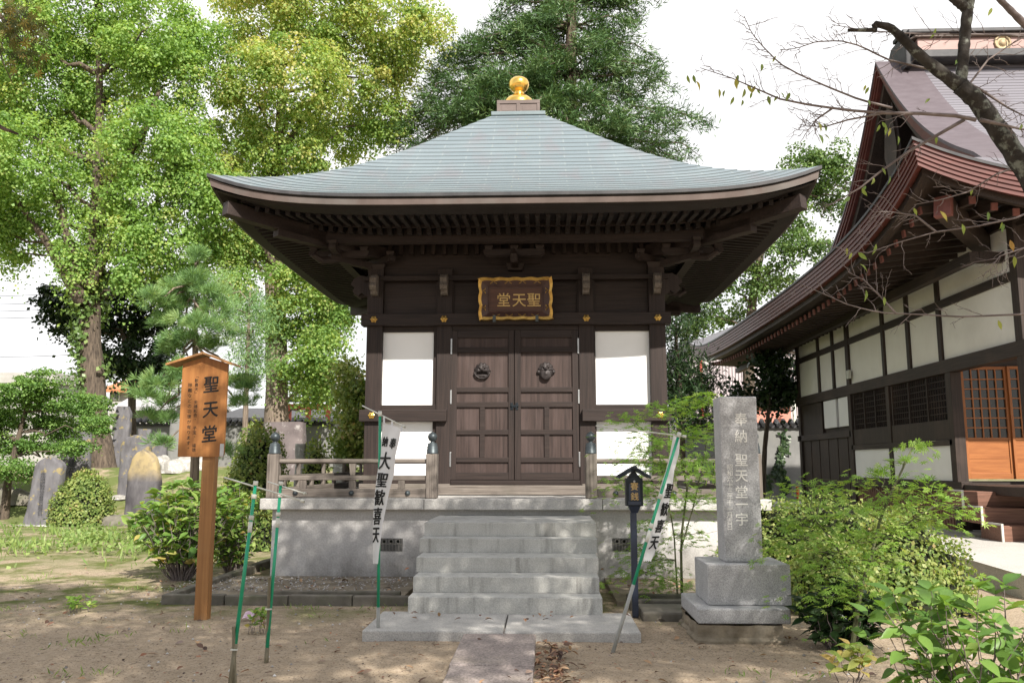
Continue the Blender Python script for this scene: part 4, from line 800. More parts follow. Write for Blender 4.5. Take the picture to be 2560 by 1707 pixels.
# eaves: layered fascia, soffit, rafter ends, both along the left side and the front
def tedge(side_, s, d, dz):                                      # a point of the eave, inset d
    if side_ == 0: x, y = TX0+d, TY0+d+(TY1-TY0-2*d)*s
    else: x, y = TX0+d+(17-TX0-d)*s, TY0+d
    return (x, y, P_(0)+tl(x-d, y-d if side_ or True else y)+dz)
for sd_ in (0, 1):
    for k_, (d0, d1, z0, z1, m_) in enumerate(((-.03, .1, .0, -.05, 'roof_tile_dark'), (0, .1, -.05, -.13, 'red_copper'), (.02, .13, -.133, -.208, 'red_copper'), (.04, .16, -.211, -.284, 'red_copper'), (.06, .2, -.287, -.36, 'red_copper'), (.08, .24, -.363, -.44, 'red_copper'), (.2, .42, -.43, -.56, 'temple_wood_y'))):
        b = MB(); N_ = 150
        def fe(u, v): d, dz = ((d1, z0), (d0, z0), (d0, z1), (d1, z1))[int(round(v*3))]; return tedge(sd_, u, d, dz)
        b.grid(fe, N_, 3).build('eave_layer', m_, t0)
    b = MB(); b.grid(lambda u, v: tedge(sd_, u, .22+2.2*v, -.47+.07*v), 150, 4).build('soffit', 'temple_wood_x', t0)
    ln = TY1-TY0-1 if sd_ == 0 else 10; n = int(ln/.36); rr = MB(); re = MB()
    for i in range(n):
        s_ = (.6+i*.36)/(TY1-TY0 if sd_ == 0 else 17-TX0); p, q = np.array(tedge(sd_, s_, .55, -.64)), np.array(tedge(sd_, s_, 2.2, -.50)); q[1 if sd_ == 0 else 0] = p[1 if sd_ == 0 else 0]
        rr.beam(p, q, .1, .12); dd = (p-q)/np.linalg.norm(p-q); re.beam(p+dd*.001, p+dd*.035, .104, .124); (re.build('rafter_tip', 'end_paint', t0), re.__init__()) if i < 30 else None
    rr.build('rafters', 'temple_wood_x', t0); tag(re.build('rafter_tips', 'end_paint', t0), kind='stuff') if re.v else None
    (MB().box(TX0+1.5, TX0+1.66, TY0+1.5, TY1-1.5, 5.02, 5.2) if sd_ == 0 else MB().box(TX0+1.67, 16, TY0+1.5, TY0+1.66, 5.02, 5.2)).build('purlin', 'temple_wood_y', t0)
cb = at(2330, 480, 13.55); MB().beam((TX0+.75, TY0+.75, 5.78), (TX0+2.4, TY0+2.4, 5.35), .26, .34).build('hip_rafter', 'temple_wood_x', t0, bev=.01); MB().beam((TX0+.72, TY0+.72, 5.79), (TX0+.8, TY0+.8, 5.77), .275, .35).build('rafter_cap', 'end_paint', t0, bev=.008)
# the wall: posts, rails, plaster fields
yF = TF(1994, 1000)[1]; yC = TF(2388, 1100)[1]; yN = TF(2570, 1000)[1]
ZM = TF(2300, (904+697)/2-0)[2]; zmid = .5*(TF(1995, 904)[2]+TF(2519, 697)[2]); zl = .5*(TF(2133, 965)[2]+TF(2535, 849)[2]); ztop = 5.62; zwb = TF(2146, 1192)[2]; zwt = TF(2240, 1121)[2]
def tw(name, m, ya, yb, za, zb, pr=0., th=.12, bev=.006, par=None): return MB().box(XF-pr, XF+th, min(ya, yb), max(ya, yb), za, zb).build(name, m, par or t0, bev=bev)
posts = [1998, 2050, 2087, 2125, 2216, 2280, 2361]
PYs = [TF(x, 950)[1] for x in posts]+[yN]
for i, y in enumerate(PYs):
    big = i in (0, 7, 3); w = .11 if big else .075
    tw('post', 'temple_wood_z', y-w, y+w, .3 if big else zl, ztop, .05 if not big else .06, .15)
tw('rail', 'temple_wood_y', yN, yF, zmid-.08, zmid+.08, .045, .1); tw('lintel', 'temple_wood_y', yN-.2, yF, zl-.26, zl, .07, .14); tw('wall_plate', 'temple_wood_y', yN-.3, yF, ztop-.02, ztop+.35, .065, .2)
for i in range(7):
    a, b = PYs[i+1], PYs[i]
    for za, zb in ((zl+.001, zmid-.081), (zmid+.081, ztop-.021)): tw('plaster_panel', 'old_plaster', a+.076, b-.076, za, zb, .0, .05, 0)
tw('backing_wall', 'temple_wood_y', yC-.0, yF, .3, 6.2, -.08, .2, 0)
tw('corner_post', 'temple_wood_z', yC-.11, yC+.11, .3, zl-.261, .06, .15)
# far bay: boards, narrow white fields; middle bays: latticed windows over white fields
y3 = PYs[3]
tw('board_panel', 'temple_wood_z', PYs[1], PYs[0]-.1, 2.42, zl-.262, .0, .06)
for a, b in ((TF(2060, 1000)[1], TF(2091, 1000)[1]), (TF(2097, 1000)[1], TF(2128, 1000)[1])): tw('plaster_panel', 'plaster', b+.02, a, 2.55, zl-.28, .02, .06, 0)
tw('rail', 'temple_wood_y', y3, yF, 2.25, 2.42, .06, .1)
b = MB(); yy = y3
n = 12
for i in range(n): ya = y3+(yF-y3)*i/n; b.box(XF-.0-.012*(i % 2), XF+.08, ya+.01, ya+(yF-y3)/n-.01, .3, 2.25)
b.build('board_skirt', 'step_wood_dark' if 'step_wood_dark' in MATS else 'temple_wood_z', t0)
sill = TF(2240, 1113)[2]
tw('sill', 'temple_wood_y', yC, y3, sill-.06, sill+.06, .06, .1); tw('sill', 'temple_wood_y', yC-.3, y3, zwb-.22, zwb-.01, .09, .12)
mids = TF(2230, 1100)[1]
tw('post', 'temple_wood_z', mids-.09, mids+.09, zwb, zl-.261, .05, .1)
for a, b in ((yC+.12, mids-.1), (mids+.1, y3-.12)):
    tw('plaster_panel', 'plaster', a, b, zwb+.0, sill-.062, .02, .06, 0)
    w_ = tw('window', 'window_glass', a, b, sill+.062, zl-.263, -.02, .06, 0); zs = sill+.06+(zl-.26-sill-.06)*.30
    MB().box(XF-.03, XF-.0, a, b, sill+.063, zs).build('dado_panel', 'temple_wood_z', w_, bev=.004)
    nb = max(8, int((b-a)/.11)); g_ = MB()
    for i in range(nb+1): q = a+(b-a)*i/nb; wd = .04 if i % (nb//3) == 0 else .011; g_.box(XF-.012-(.02 if wd > .03 else 0), XF+.019, q-wd/2, q+wd/2, zs, zl-.264)
    for i in range(1, 7): q = zs+(zl-.26-zs)*i/7; g_.box(XF-.008, XF+.018, a, b, q-.007, q+.007)
    g_.build('lattice', 'temple_wood_z', w_)
b = MB()
for i in range(44): q = yC-.1+(y3-yC)*i/44; b.box(XF-.0, XF+.04, q+.02, q+(y3-yC)/44-.015, .28, zwb-.221)
b.build('slat_skirt', 'step_wood', t0)
# recessed porch with the orange lattice door facing the yard
dx0 = at(2400, 1000, yC+.05)[0]; dx1 = 11.5; dzt, dzb = at(2440, 917, yC)[2], at(2440, 1197, yC)[2]
MB().box(XF+.15, dx1, yC+.02, yC+.12, .3, dzb-.04).build('porch_wall', 'temple_wood_x', t0); MB().box(XF+.15, dx1, yC+.02, yC+.12, dzt-.002, 6.0).build('porch_wall', 'temple_wood_x', t0)
MB().box(XF-.05, dx1, yN-.2, yC-.12, zwb-.22, zwb-.06).build('porch_floor', 'temple_wood_x', t0, bev=.01)
MB().box(XF+.13, dx1, yN-.15, yC, zl+.9, zl+1.0).build('porch_ceiling', 'temple_wood_x', t0)
dw = at(2517, 1000, yC)[0]-dx0
for k_ in range(3):
    xa = dx0+k_*(dw+.0); yo = yC-.03-.05*(k_ % 2); d_ = MB().box(xa+.05, xa+dw-.05, yo+.02, yo+.03, dzb+.2, dzt-.04).build('sliding_door', 'screen', t0)
    zk = dzb+(dzt-dzb)*.365
    for a, b, c, e in ((0, .05, dzb, dzt), (dw-.05, dw, dzb, dzt)): MB().box(xa+a, xa+b, yo-.02, yo+.035, c, e).build('door_stile', 'orange_wood', d_, bev=.003)
    for c, e in ((dzb, dzb+.11), (zk-.05, zk), (dzt-.06, dzt)): MB().box(xa+.051, xa+dw-.051, yo-.018, yo+.034, c, e).build('door_rail', 'orange_wood_x', d_, bev=.003)
    MB().box(xa+.05, xa+dw-.05, yo, yo+.02, dzb+.1, zk-.04).build('door_panel', 'orange_wood_x', d_); MB().box(xa+.05, xa+dw-.05, yo-.006, yo, (dzb+zk)/2-.006, (dzb+zk)/2+.006).build('door_batten', 'orange_wood_x', d_)
    g_ = MB()
    for i in range(1, 5): q = xa+.05+(dw-.1)*i/5; g_.box(q-.011, q+.011, yo-.012, yo+.018, zk, dzt-.06)
    for i in range(1, 7): q = zk+(dzt-.06-zk)*i/7; g_.box(xa+.05, xa+dw-.05, yo-.009, yo+.017, q-.011, q+.011)
    g_.build('door_lattice', 'orange_wood', d_)
# wooden steps
s0 = at(2402, 1228, yC-1.35); sx0 = s0[0]; zt_ = s0[2]; pv = .28
for k_ in range(3):
    za = zt_-(k_+1)*(zt_-pv)/3; yb = yC-1.0-.42*k_; xx = sx0+.10*k_
    MB().box(xx, 12, yb-.42, yb+.3, za, za+(zt_-pv)/3-.002).build('wooden_step', 'step_wood', t0, bev=.008)
    MB().box(xx-.03, xx-.002, yb-.42, yb-.0, za, za+(zt_-pv)/3).build('stringer', 'step_wood', t0); MB().box(xx-.035, xx, yb-.45, yb-.425, za-.02, za+(zt_-pv)/3).build('edge_strip', 'cut_white', t0); MB().box(xx-.035, xx, yb-.45, yb-.0, za+(zt_-pv)/3+.001, za+(zt_-pv)/3+.03).build('edge_strip', 'cut_white', t0)
MB().box(XF-.2, XF+6, yN-.9, yC+12, .02, .285).build('base_slab', 'pavement', t0)
nl = TF(2130, 935); MB().box(XF-.12, XF-.052, nl[1]-.09, nl[1]+.09, nl[2]-.12, nl[2]+.1).build('switch_box', 'white_plastic', t0, bev=.01)
# pavement
a = G(2390, 1395, .27); b = G(2700, 1470, .27)
e0, e1 = G(2405, 1392, .28), G(2560, 1437, .28)
pv_ = MB().prism([(e0[0]-2.2, e0[1]+1.2), (e0[0], e0[1]), (e1[0], e1[1]), (e1[0]+8, e1[1]-.1), (e1[0]+8, 30), (XF-.9, 30), (XF-1.2, e0[1]+4)], -.1, .28, 'xy'); tag(pv_.build('pavement', 'pavement', bev=.015), kind='structure')
ng = TF(1998, 1090)
rp_ = G(1996, 1262, .15); RP = thing('marker_post', (rp_[0], rp_[1], 0), 'short bright red marker post by the corner of the temple wall', 'post'); c_ = at(1996, 1218, rp_[1]); MB().tube([(rp_[0], rp_[1], -.05), (rp_[0], rp_[1], c_[2])], .05, 12).build('post', 'red_pole', RP, smooth=True)
MB().tube([(rp_[0], rp_[1], c_[2]), (rp_[0], rp_[1], c_[2]+.03)], .056, 12).build('cap', 'red_pole', RP)
# ================================================================== STONES, WALLS AND HOUSES BEHIND
from mathutils import noise as mnoise
def stone(nm, label, cat, px0, px1, pt, pb, Y, kind, m, dep=.28, group=None, txt=None, base=None, lean=0.):
    a, b = at(px0, pb, Y), at(px1, pb, Y); zt = at((px0+px1)/2, pt, Y)[2]; z0 = float(gz((a[0]+b[0])/2, Y))-.05; zb = min(a[2], z0+.3); w = (b[0]-a[0])/2; cx = (a[0]+b[0])/2; zb = z0
    T = thing(nm, (cx, Y, z0), label, cat, group); n = 14
    sh = {'round': lambda t: math.sqrt(max(0, 1-max(0, (t-.80)/.2)**2.2)), 'taper': lambda t: (1-.16*t)*(1-max(0, (t-.86)/.14)**2*.75), 'point': lambda t: (1-.1*t)*math.sqrt(max(0, 1-max(0, (t-.5)/.5)**2.4)), 'square': lambda t: 1-.07*t, 'cut': lambda t: (1-.12*t)*(1-.35*max(0, (t-.88)/.12))}[kind]
    def fn(u, v):
        ang = u*2*math.pi; c, s = math.cos(ang), math.sin(ang); e = .45; x = math.copysign(abs(c)**e, c); y = math.copysign(abs(s)**e, s); k = sh(v); z = zb+(zt-zb)*v
        p = Vector((cx+x*w*k+lean*v, Y+dep/2+y*dep/2*(1-.25*v), z)); q = mnoise.noise(p*2.2+Vector((px0, 0, 0)))*.035+mnoise.noise(p*7)*.012; return (p.x+x*q, p.y+y*q*.6, p.z+q*.4)
    g = MB().grid(fn, 44, n*2); V = [fn(i/44, 1) for i in range(44)]; g.add(V, [tuple(range(44))]); body = g.build('slab', m, T, smooth=True); body.data.polygons.foreach_set('use_smooth', [True]*len(body.data.polygons))
    if txt:
        tx = MB(); k = len(txt); L = (zt-zb)*.8
        for i, ch in enumerate(txt): write(tx, ch, (cx+.02+lean*.5, Y-.045-.0*i, zt-.22*(zt-zb)-L*.82*i/k), (1, 0, 0), (0, 0, 1), min(L/k*.8, w*.8))
        tx.build('inscription', 'carve_dark', T)
    if base:
        bx0, bx1, by = base; p, q = at(bx0, by, Y-.3), at(bx1, by, Y-.3); rock(None, None, None, (p[0]+q[0])/2, Y+.1, (q[0]-p[0])/2, .5, max(.12, p[2]-z0+.12), 'pale_stone', T, z0)
    return T
def rock(nm, label, cat, x, y, rx, ry, h, m, parent=None, z0=None, group=None):
    z0 = float(gz(x, y)) if z0 is None else z0
    def fn(u, v):
        a = u*2*math.pi; t = v*math.pi/2; d = Vector((math.cos(a)*math.cos(t)**.6, math.sin(a)*math.cos(t)**.6, math.sin(t))); q = 1+.28*mnoise.noise(d*1.7+Vector((x*3, y, 0)))+.1*mnoise.noise(d*5+Vector((x, y, 2))); return (x+d.x*rx*q, y+d.y*ry*q, z0-.06+d.z*h*q)
    g = MB().grid(fn, 26, 10)
    if parent is not None: return g.build('base_rock', m, parent, smooth=True)
    return tag(g.build(nm, m, None, (x, y, z0), smooth=True), label, cat, group)
stone('gravestone', 'dark grey upright memorial stone with a carved column of characters on a pale flat base', 'gravestone', 52, 133, 1143, 1312, 21.5, 'taper', 'grave_stone', .4, txt='馬頭観世音菩薩供', base=(8, 152, 1318), lean=.12)
stone('gravestone', 'flat grey memorial stone half hidden by the maple bush at the left', 'gravestone', 136, 216, 1056, 1215, 25.6, 'square', 'grave_stone', .3, txt='供養塔建石')
stone('gravestone', 'round topped grey memorial stone spotted with ochre lichen', 'gravestone', 288, 361, 1087, 1246, 25, 'round', 'grave_stone', .4, base=(262, 330, 1250))
stone('gravestone', 'leaning pointed memorial stone with an ochre head and black flank', 'gravestone', 305, 391, 1125, 1288, 23.4, 'point', 'ochre_stone', .5, base=(270, 345, 1296), lean=-.06)
stone('gravestone', 'tall dark memorial slab in the shade right of the big trunk', 'gravestone', 270, 315, 1015, 1170, 29.2, 'cut', 'grave_stone', .4)
stone('gravestone', 'narrow grey memorial slab, left of two at the back', 'gravestone', 336, 371, 1072, 1160, 30.3, 'square', 'grave_stone', .3)
stone('gravestone', 'wide grey memorial slab with a slanted shoulder, right of two at the back', 'gravestone', 372, 414, 1080, 1160, 30, 'cut', 'grave_stone', .3)
stone('gravestone', 'broad pale grey memorial slab just left of the notice board', 'gravestone', 414, 462, 1038, 1160, 29, 'square', 'block_wall', .4)
stone('stone_block', 'squat purple brown stone block monument in front of the second ginkgo trunk', 'monument', 641, 752, 1054, 1190, 26, 'square', 'purple_stone', .9)
stone('stone_pillar', 'tall pale stone pillar blotched with lichen left of the hall', 'pillar', 828, 866, 932, 1190, 22, 'square', 'pale_stone', .5)
stone('stone_stake', 'short white stone stake below the dome shaped azalea', 'stake', 633, 655, 1140, 1215, 17.5, 'cut', 'pale_stone', .2)
stone('stone_stake', 'white stone stake beside the smaller round azalea', 'stake', 732, 760, 1109, 1190, 19.5, 'square', 'pale_stone', .25)
a = at(600, 1163, 17.9); b = at(672, 1163, 17.9); FN = thing('low_rail', ((a[0]+b[0])/2, 17.9, 0), 'low white rail on short posts behind the balustrade corner', 'railing')
MB().box(a[0], b[0], 17.86, 17.94, a[2]-.055, a[2]+.055).build('rail', 'white_plastic', FN, bev=.01)
for x in (a[0]+.08, b[0]-.08): MB().box(x-.04, x+.04, 17.85, 17.95, -.1, a[2]+.03).build('post', 'white_plastic', FN, bev=.01)
for i, (px, Y, rx, h) in enumerate(((395, 27.2, .5, .5), (432, 27, .45, .42), (468, 27.3, .4, .45), (500, 27.4, .4, .4), (310, 21.9, .62, .33), (20, 24.5, 1.1, .45))):
    x = at(px, 1170, Y)[0]; rock('boulder', ['pale rounded boulder, first from the left in the bank edging', 'pale rounded boulder, second from the left in the bank edging', 'pale boulder third from the left in the bank edging', 'pale boulder at the right end of the bank edging', 'brown boulder at the foot of the pointed memorial stone', 'dark boulder under the maple bush at the left edge'][i], 'boulder', x, Y, rx, .4, h, 'pale_stone' if i < 4 else 'kerb_stone', group='boulders' if i < 4 else None)
def bwall(label, px0, px1, Y, zt, zb):
    x0, x1 = at(px0, 1160, Y)[0], at(px1, 1160, Y)[0]; T = thing('boundary_wall', ((x0+x1)/2, Y, zb), label, 'wall'); MB().box(x0, x1, Y, Y+.25, zb-.6, zt-.28).build('wall', 'block_wall', T)
    c = MB(); n = int((x1-x0)/.26)
    c.box(x0, x1, Y-.1, Y+.35, zt-.28, zt-.18)
    for i in range(n): x = x0+(i+.5)*(x1-x0)/n; c.tube([(x, Y-.2, zt-.17), (x, Y+.125, zt), (x, Y+.45, zt-.17)], .085, 6)
    c.build('tile_coping', 'roof_tile_dark', T)
    p = MB()
    for i in range(int((x1-x0)/2.4)+1): x = x0+i*2.4; p.box(x, x+.28, Y-.06, Y-.002, zb-.6, zt-.29)
    each(p, 'pier', 'block_wall', T); return T
bwall('grey boundary wall with dark tile coping behind the memorial stones', 300, 900, 34, 1.55+(1160-1046)*34/2124, 1.45)
wr = bwall('grey boundary wall with tile coping and creeping ivy, beside the temple', 1700, 2030, 31, 1.55+(1160-1052)*31/2124, 0)
iv = []
for px, p0_, p1_ in ((1958, 1080, 1235), (1945, 1165, 1200), (1920, 1190, 1225)):
    for i in range(int((p1_-p0_)*1.6)): t = rng.random(); q = at(px+rng.normal()*5+6*math.sin(t*9), p0_+(p1_-p0_)*t, 30.93); iv.append(q)
iv = np.array(iv); leaves('ivy', RH, iv, rdir(len(iv))*np.array([1, .2, 1]), np.tile([0, -1, .2], (len(iv), 1))+rdir(len(iv))*.3, rng.uniform(.1, .2, len(iv)), 'dark_leaf', wr)
def house(label, cat, px0, px1, Y, zw, wm, dep=8, roof=None, rm=None, rh=1.5, wins=(), z0=0):
    x0, x1 = at(px0, 1160, Y)[0], at(px1, 1160, Y)[0]; T = thing('house', ((x0+x1)/2, Y+dep/2, z0), label, cat); MB().box(x0, x1, Y, Y+dep, z0-1, zw).build('wall', wm, T)
    if roof == 'flat': MB().box(x0-.3, x1+.3, Y-.3, Y+dep+.3, zw, zw+.5).build('roof', rm, T); MB().box(x0-.15, x1+.15, Y-.15, Y+dep, zw+.501, zw+.9).build('parapet', rm, T)
    elif roof == 'gable': MB().prism([(Y-.7, zw-.1), (Y+dep/2, zw+rh), (Y+dep+.7, zw-.1), (Y+dep+.7, zw-.3), (Y+dep/2, zw+rh-.2), (Y-.7, zw-.3)], x0-.6, x1+.6, 'yz').build('roof', rm, T)
    for (wa, wb, za, zb) in wins:
        p, q = at(wa, za, Y), at(wb, zb, Y); w = MB().box(p[0], q[0], Y-.06, Y+.05, q[2], p[2]).build('window', 'white_plastic', T); MB().box(p[0]+.1, q[0]-.1, Y-.08, Y-.061, q[2]+.1, p[2]-.1).build('pane', 'window_glass', w)
    return T
zat = lambda py, Y: 1.55+(1160-py)*Y/2124
house('pale flat roofed building far behind the maple bush', 'building', -120, 118, 70, zat(952, 70), 'house_wall', roof='flat', rm='house_wall', wins=((10, 40, 968, 985), (60, 90, 968, 985)))
house('far house with an orange tiled roof right of the ivy covered trunk', 'house', 262, 345, 62, zat(968, 62), 'house_wall', roof='gable', rm='orange_tile', rh=1.2, wins=((285, 300, 975, 1000),))
house('low house with a pale grey tiled roof behind the memorial stones', 'house', 312, 420, 48, zat(1012, 48), 'house_wall', roof='gable', rm='grey_tile', rh=1.6)
house('long low house with a dark roof behind the boundary wall', 'house', 560, 860, 52, zat(1040, 52), 'house_wall', roof='gable', rm='roof_tile_dark', rh=.8)
RG = thing('red_frame', at(770, 1100, 44), 'red painted beam frame showing above the boundary wall', 'frame'); RG.location.z = 0
p, q = at(712, 1017, 44), at(828, 1017, 44); MB().box(p[0], q[0], 44, 44.2, p[2]-.13, p[2]+.16).build('beam', 'red_paint', RG); MB().box(p[0]-.3, q[0]+.4, 43.8, 44.5, p[2]+.28, p[2]+.42).build('roof_edge', 'roof_tile_dark', RG)
for px in (722, 771, 820): x = at(px, 1000, 44)[0]; MB().box(x-.13, x+.13, 44.03, 44.17, 0, p[2]-.131).build('post', 'red_paint', RG)
cb_ = house('mauve corrugated metal building beyond the boundary wall on the right', 'building', 1722, 2040, 56, zat(880, 56), 'corrugated', roof='flat', rm='roof_tile_dark', wins=((1705+40, 1768, 905, 925),))
rb = MB(); x0, x1 = at(1722, 1160, 56)[0], at(2040, 1160, 56)[0]
for i in range(40): x = x0+(x1-x0)*i/40; rb.box(x-.035, x+.035, 55.93, 55.99, 0, zat(880, 56))
each(rb, 'seam', 'corrugated', cb_); x = at(1752, 900, 55.8)[0]; MB().tube([(x, 55.8, 0), (x, 55.8, zat(885, 56))], .09, 8).build('downpipe', 'red_paint', cb_)
house('salmon red walled low building above the boundary wall on the right', 'building', 1880, 1983, 44, zat(1016, 44), 'salmon', roof='flat', rm='roof_tile_dark')
x = at(1989, 1100, 43)[0]; UP = thing('white_pipe', (x, 43, 0), 'white vertical pipe at the corner of the salmon building', 'pipe'); MB().tube([(x, 43, 0), (x, 43, zat(1005, 43))], .09, 10).build('pipe', 'white_plastic', UP); MB().tube([(x, 43, zat(1005, 43)), (x, 43, zat(1002, 43))], .12, 10).build('cap', 'white_plastic', UP)
for i, (y0, y1) in enumerate(((722, 700), (742, 722), (760, 738), (776, 758), (868, 862))):
    p, q = at(-260, y0+16, 66), at(560, y1-18, 66); pts = [p+(q-p)*t/12-np.array([0, 0, .8*math.sin(math.pi*t/12)]) for t in range(13)]; o = MB().tube(pts, .022, 5).build('overhead_wire', 'wire', None, p)
    tag(o, 'thin dark overhead wire crossing the sky at the far left', 'wire', 'overhead wires')

# ================================================================== TREES
def limb_to(mb, trunk, c, r0, sp=.35, n=7):
    tr = np.array(trunk); d = np.linalg.norm(tr-np.array(c), axis=1)+np.maximum(0, tr[:, 2]-c[2])*1.2; i = int(np.argmin(d)); s = tr[max(0, i-1)] if i else tr[0]
    mid = s*.5+np.array(c)*.5+np.array([0, 0, -.12*np.linalg.norm(np.array(c)-s)*.3]); P = [s]+wob(s*.8+mid*.2, c, n, .12); mb.tube(P, list(np.linspace(r0, r0*.15, len(P))), 6); return P
def px_blobs(L, Y, dy=1.5, k=1.0, sy=1.0):
    out = []
    for q in L:
        px, py, rx, ry = q[:4]; d = rng.uniform(-dy, dy); Yc = Y+d; s = Yc/2124; out.append((at(px, py, Yc), (rx*s*k, min(2.6, (rx+ry)/2*s)*sy, ry*s*k)))
    return out
def path3(L, Y): return [at(px, py, Y) for px, py in L]
def tree(nm, label, cat, trunk, radii, blobs, m, bark='bark', T=RH, group=None, limbs=True, tz=0., **kw):
    z0 = float(gz(trunk[0][0], trunk[0][1])); t0 = np.array(trunk[0]); Tt = thing(nm, (t0[0], t0[1], z0), label, cat, group); trunk = [np.array([t0[0], t0[1], z0-.3])]+[np.array(p) for p in trunk]
    fine = [along(trunk, i/24) for i in range(25)]; b = MB().tube(fine, [np.interp(i/24, np.linspace(0, 1, len(radii)), radii)*(1+.05*math.sin(i*1.9)) for i in range(25)], 14)
    if limbs:
        for c, r in blobs: limb_to(b, fine, c, max(.03, np.mean(r)*.055+.02))
    b.build('trunk', bark, Tt, smooth=True)
    P, D, N, S_, t = clumps(blobs, **kw); leaves('crown', T, P, D, N, S_, m, Tt, tint=t+tz*(P[:, 2]-9)); return Tt
gk1 = [(40, 90, 150, 120), (200, 40, 160, 110), (370, 70, 130, 130), (110, 240, 150, 120), (300, 220, 150, 120), (440, 200, 80, 130), (40, 390, 120, 110), (200, 370, 140, 100), (360, 370, 130, 100), (470, 360, 70, 100), (70, 520, 110, 90), (230, 500, 100, 80), (370, 500, 110, 80), (480, 480, 70, 70), (30, 610, 70, 70), (190, 620, 50, 90), (300, 600, 90, 70), (420, 610, 80, 60), (205, 700, 32, 60), (340, 690, 60, 50), (-80, 300, 120, 200), (-60, 560, 90, 120), (250, -100, 260, 90), (440, 690, 60, 50), (520, 600, 50, 60), (500, 110, 55, 80), (520, 500, 40, 60)]
TR1 = path3([(264, 1190), (242, 1080), (232, 950), (224, 830), (228, 700), (240, 560), (246, 420), (250, 250), (246, 60), (250, -150)], 28)
g1 = tree('ginkgo_tree', 'big bright green ginkgo with an ivy clad trunk, leftmost tree', 'tree', TR1, [.50, .42, .40, .38, .33, .27, .2, .14, .09, .05], px_blobs(gk1, 28, 2.0), 'ginkgo_leaf', T=FAN, per_m2=1.85, per=185, spread=(.52, .52, .5), size=(.07, .118), droop=.7, out=1.1, dome=True)
for L in ([(205, 760), (165, 690), (120, 610), (70, 540), (20, 470)], [(222, 720), (262, 640), (320, 560), (400, 500)], [(205, 760), (185, 660), (150, 520), (115, 400)], [(240, 560), (300, 430), (370, 310), (400, 220)]):
    P = path3(L, 27.5); MB().tube([along(P, i/10) for i in range(11)], list(np.linspace(.21, .06, 11)), 9).build('limb', 'bark', g1, smooth=True)
n = 2600; tv = rng.random(n)**.8; base = np.array([along(TR1, .12+.36*t) for t in tv]); an = rng.uniform(0, 6.28, n); rr_ = (.42+.3*rng.random(n)**2); iv = base+np.stack([np.cos(an)*rr_, np.sin(an)*rr_, rng.normal(0, .15, n)], -1); keep = np.array([mnoise.noise(Vector(p)*.9) for p in iv]) > -.12
iv = iv[keep]; dn = np.stack([np.cos(an), np.sin(an), .5*np.ones(n)], -1)[keep]; leaves('ivy', RH, iv, rdir(len(iv))+np.array([0, 0, -.5]), dn+rdir(len(iv))*.5, rng.uniform(.12, .22, len(iv)), 'broad_leaf', g1, tint=rng.normal(.6, .2, len(iv)))
gk2 = [(640, 60, 110, 110), (790, 40, 130, 100), (950, 50, 110, 90), (620, 210, 90, 110), (740, 200, 120, 120), (880, 200, 120, 100), (1000, 160, 60, 80), (590, 370, 90, 80), (720, 370, 120, 90), (860, 340, 100, 70), (960, 300, 70, 60), (640, 500, 90, 70), (560, 480, 60, 80), (590, 620, 70, 70), (690, 620, 90, 70), (750, 720, 80, 70), (600, 720, 50, 50), (800, 830, 60, 60), (840, 760, 70, 70), (760, 930, 70, 40), (700, 800, 45, 60), (1060, 60, 60, 60), (780, -80, 240, 70), (840, 560, 80, 90), (770, 1000, 60, 30), (795, 690, 50, 60), (815, 780, 45, 60), (805, 880, 45, 60), (790, 960, 50, 40), (830, 660, 40, 50), (560, 640, 50, 60)]
TR2 = path3([(690, 1100), (692, 960), (690, 800), (684, 640), (690, 480), (700, 300), (706, 100), (705, -80)], 31)
g2 = tree('ginkgo_tree', 'ginkgo with yellowing top leaves rising behind the hall roof on the left', 'tree', TR2, [.55, .44, .40, .36, .28, .18, .1, .05], px_blobs(gk2, 31, 2.2), 'ginkgo_leaf_yellowing', 'pale_bark', T=FAN, tz=.02, per_m2=1.8, per=180, spread=(.56, .56, .52), size=(.075, .125), droop=.7, out=1.1, dome=True)
for L in ([(684, 660), (640, 560), (590, 440), (560, 400)], [(686, 640), (740, 560), (830, 470)], [(690, 500), (640, 340), (600, 240)], [(695, 400), (780, 260), (860, 140)]):
    P = path3(L, 30.6); MB().tube([along(P, i/10) for i in range(11)], list(np.linspace(.17, .05, 11)), 8).build('limb', 'bark', g2, smooth=True)
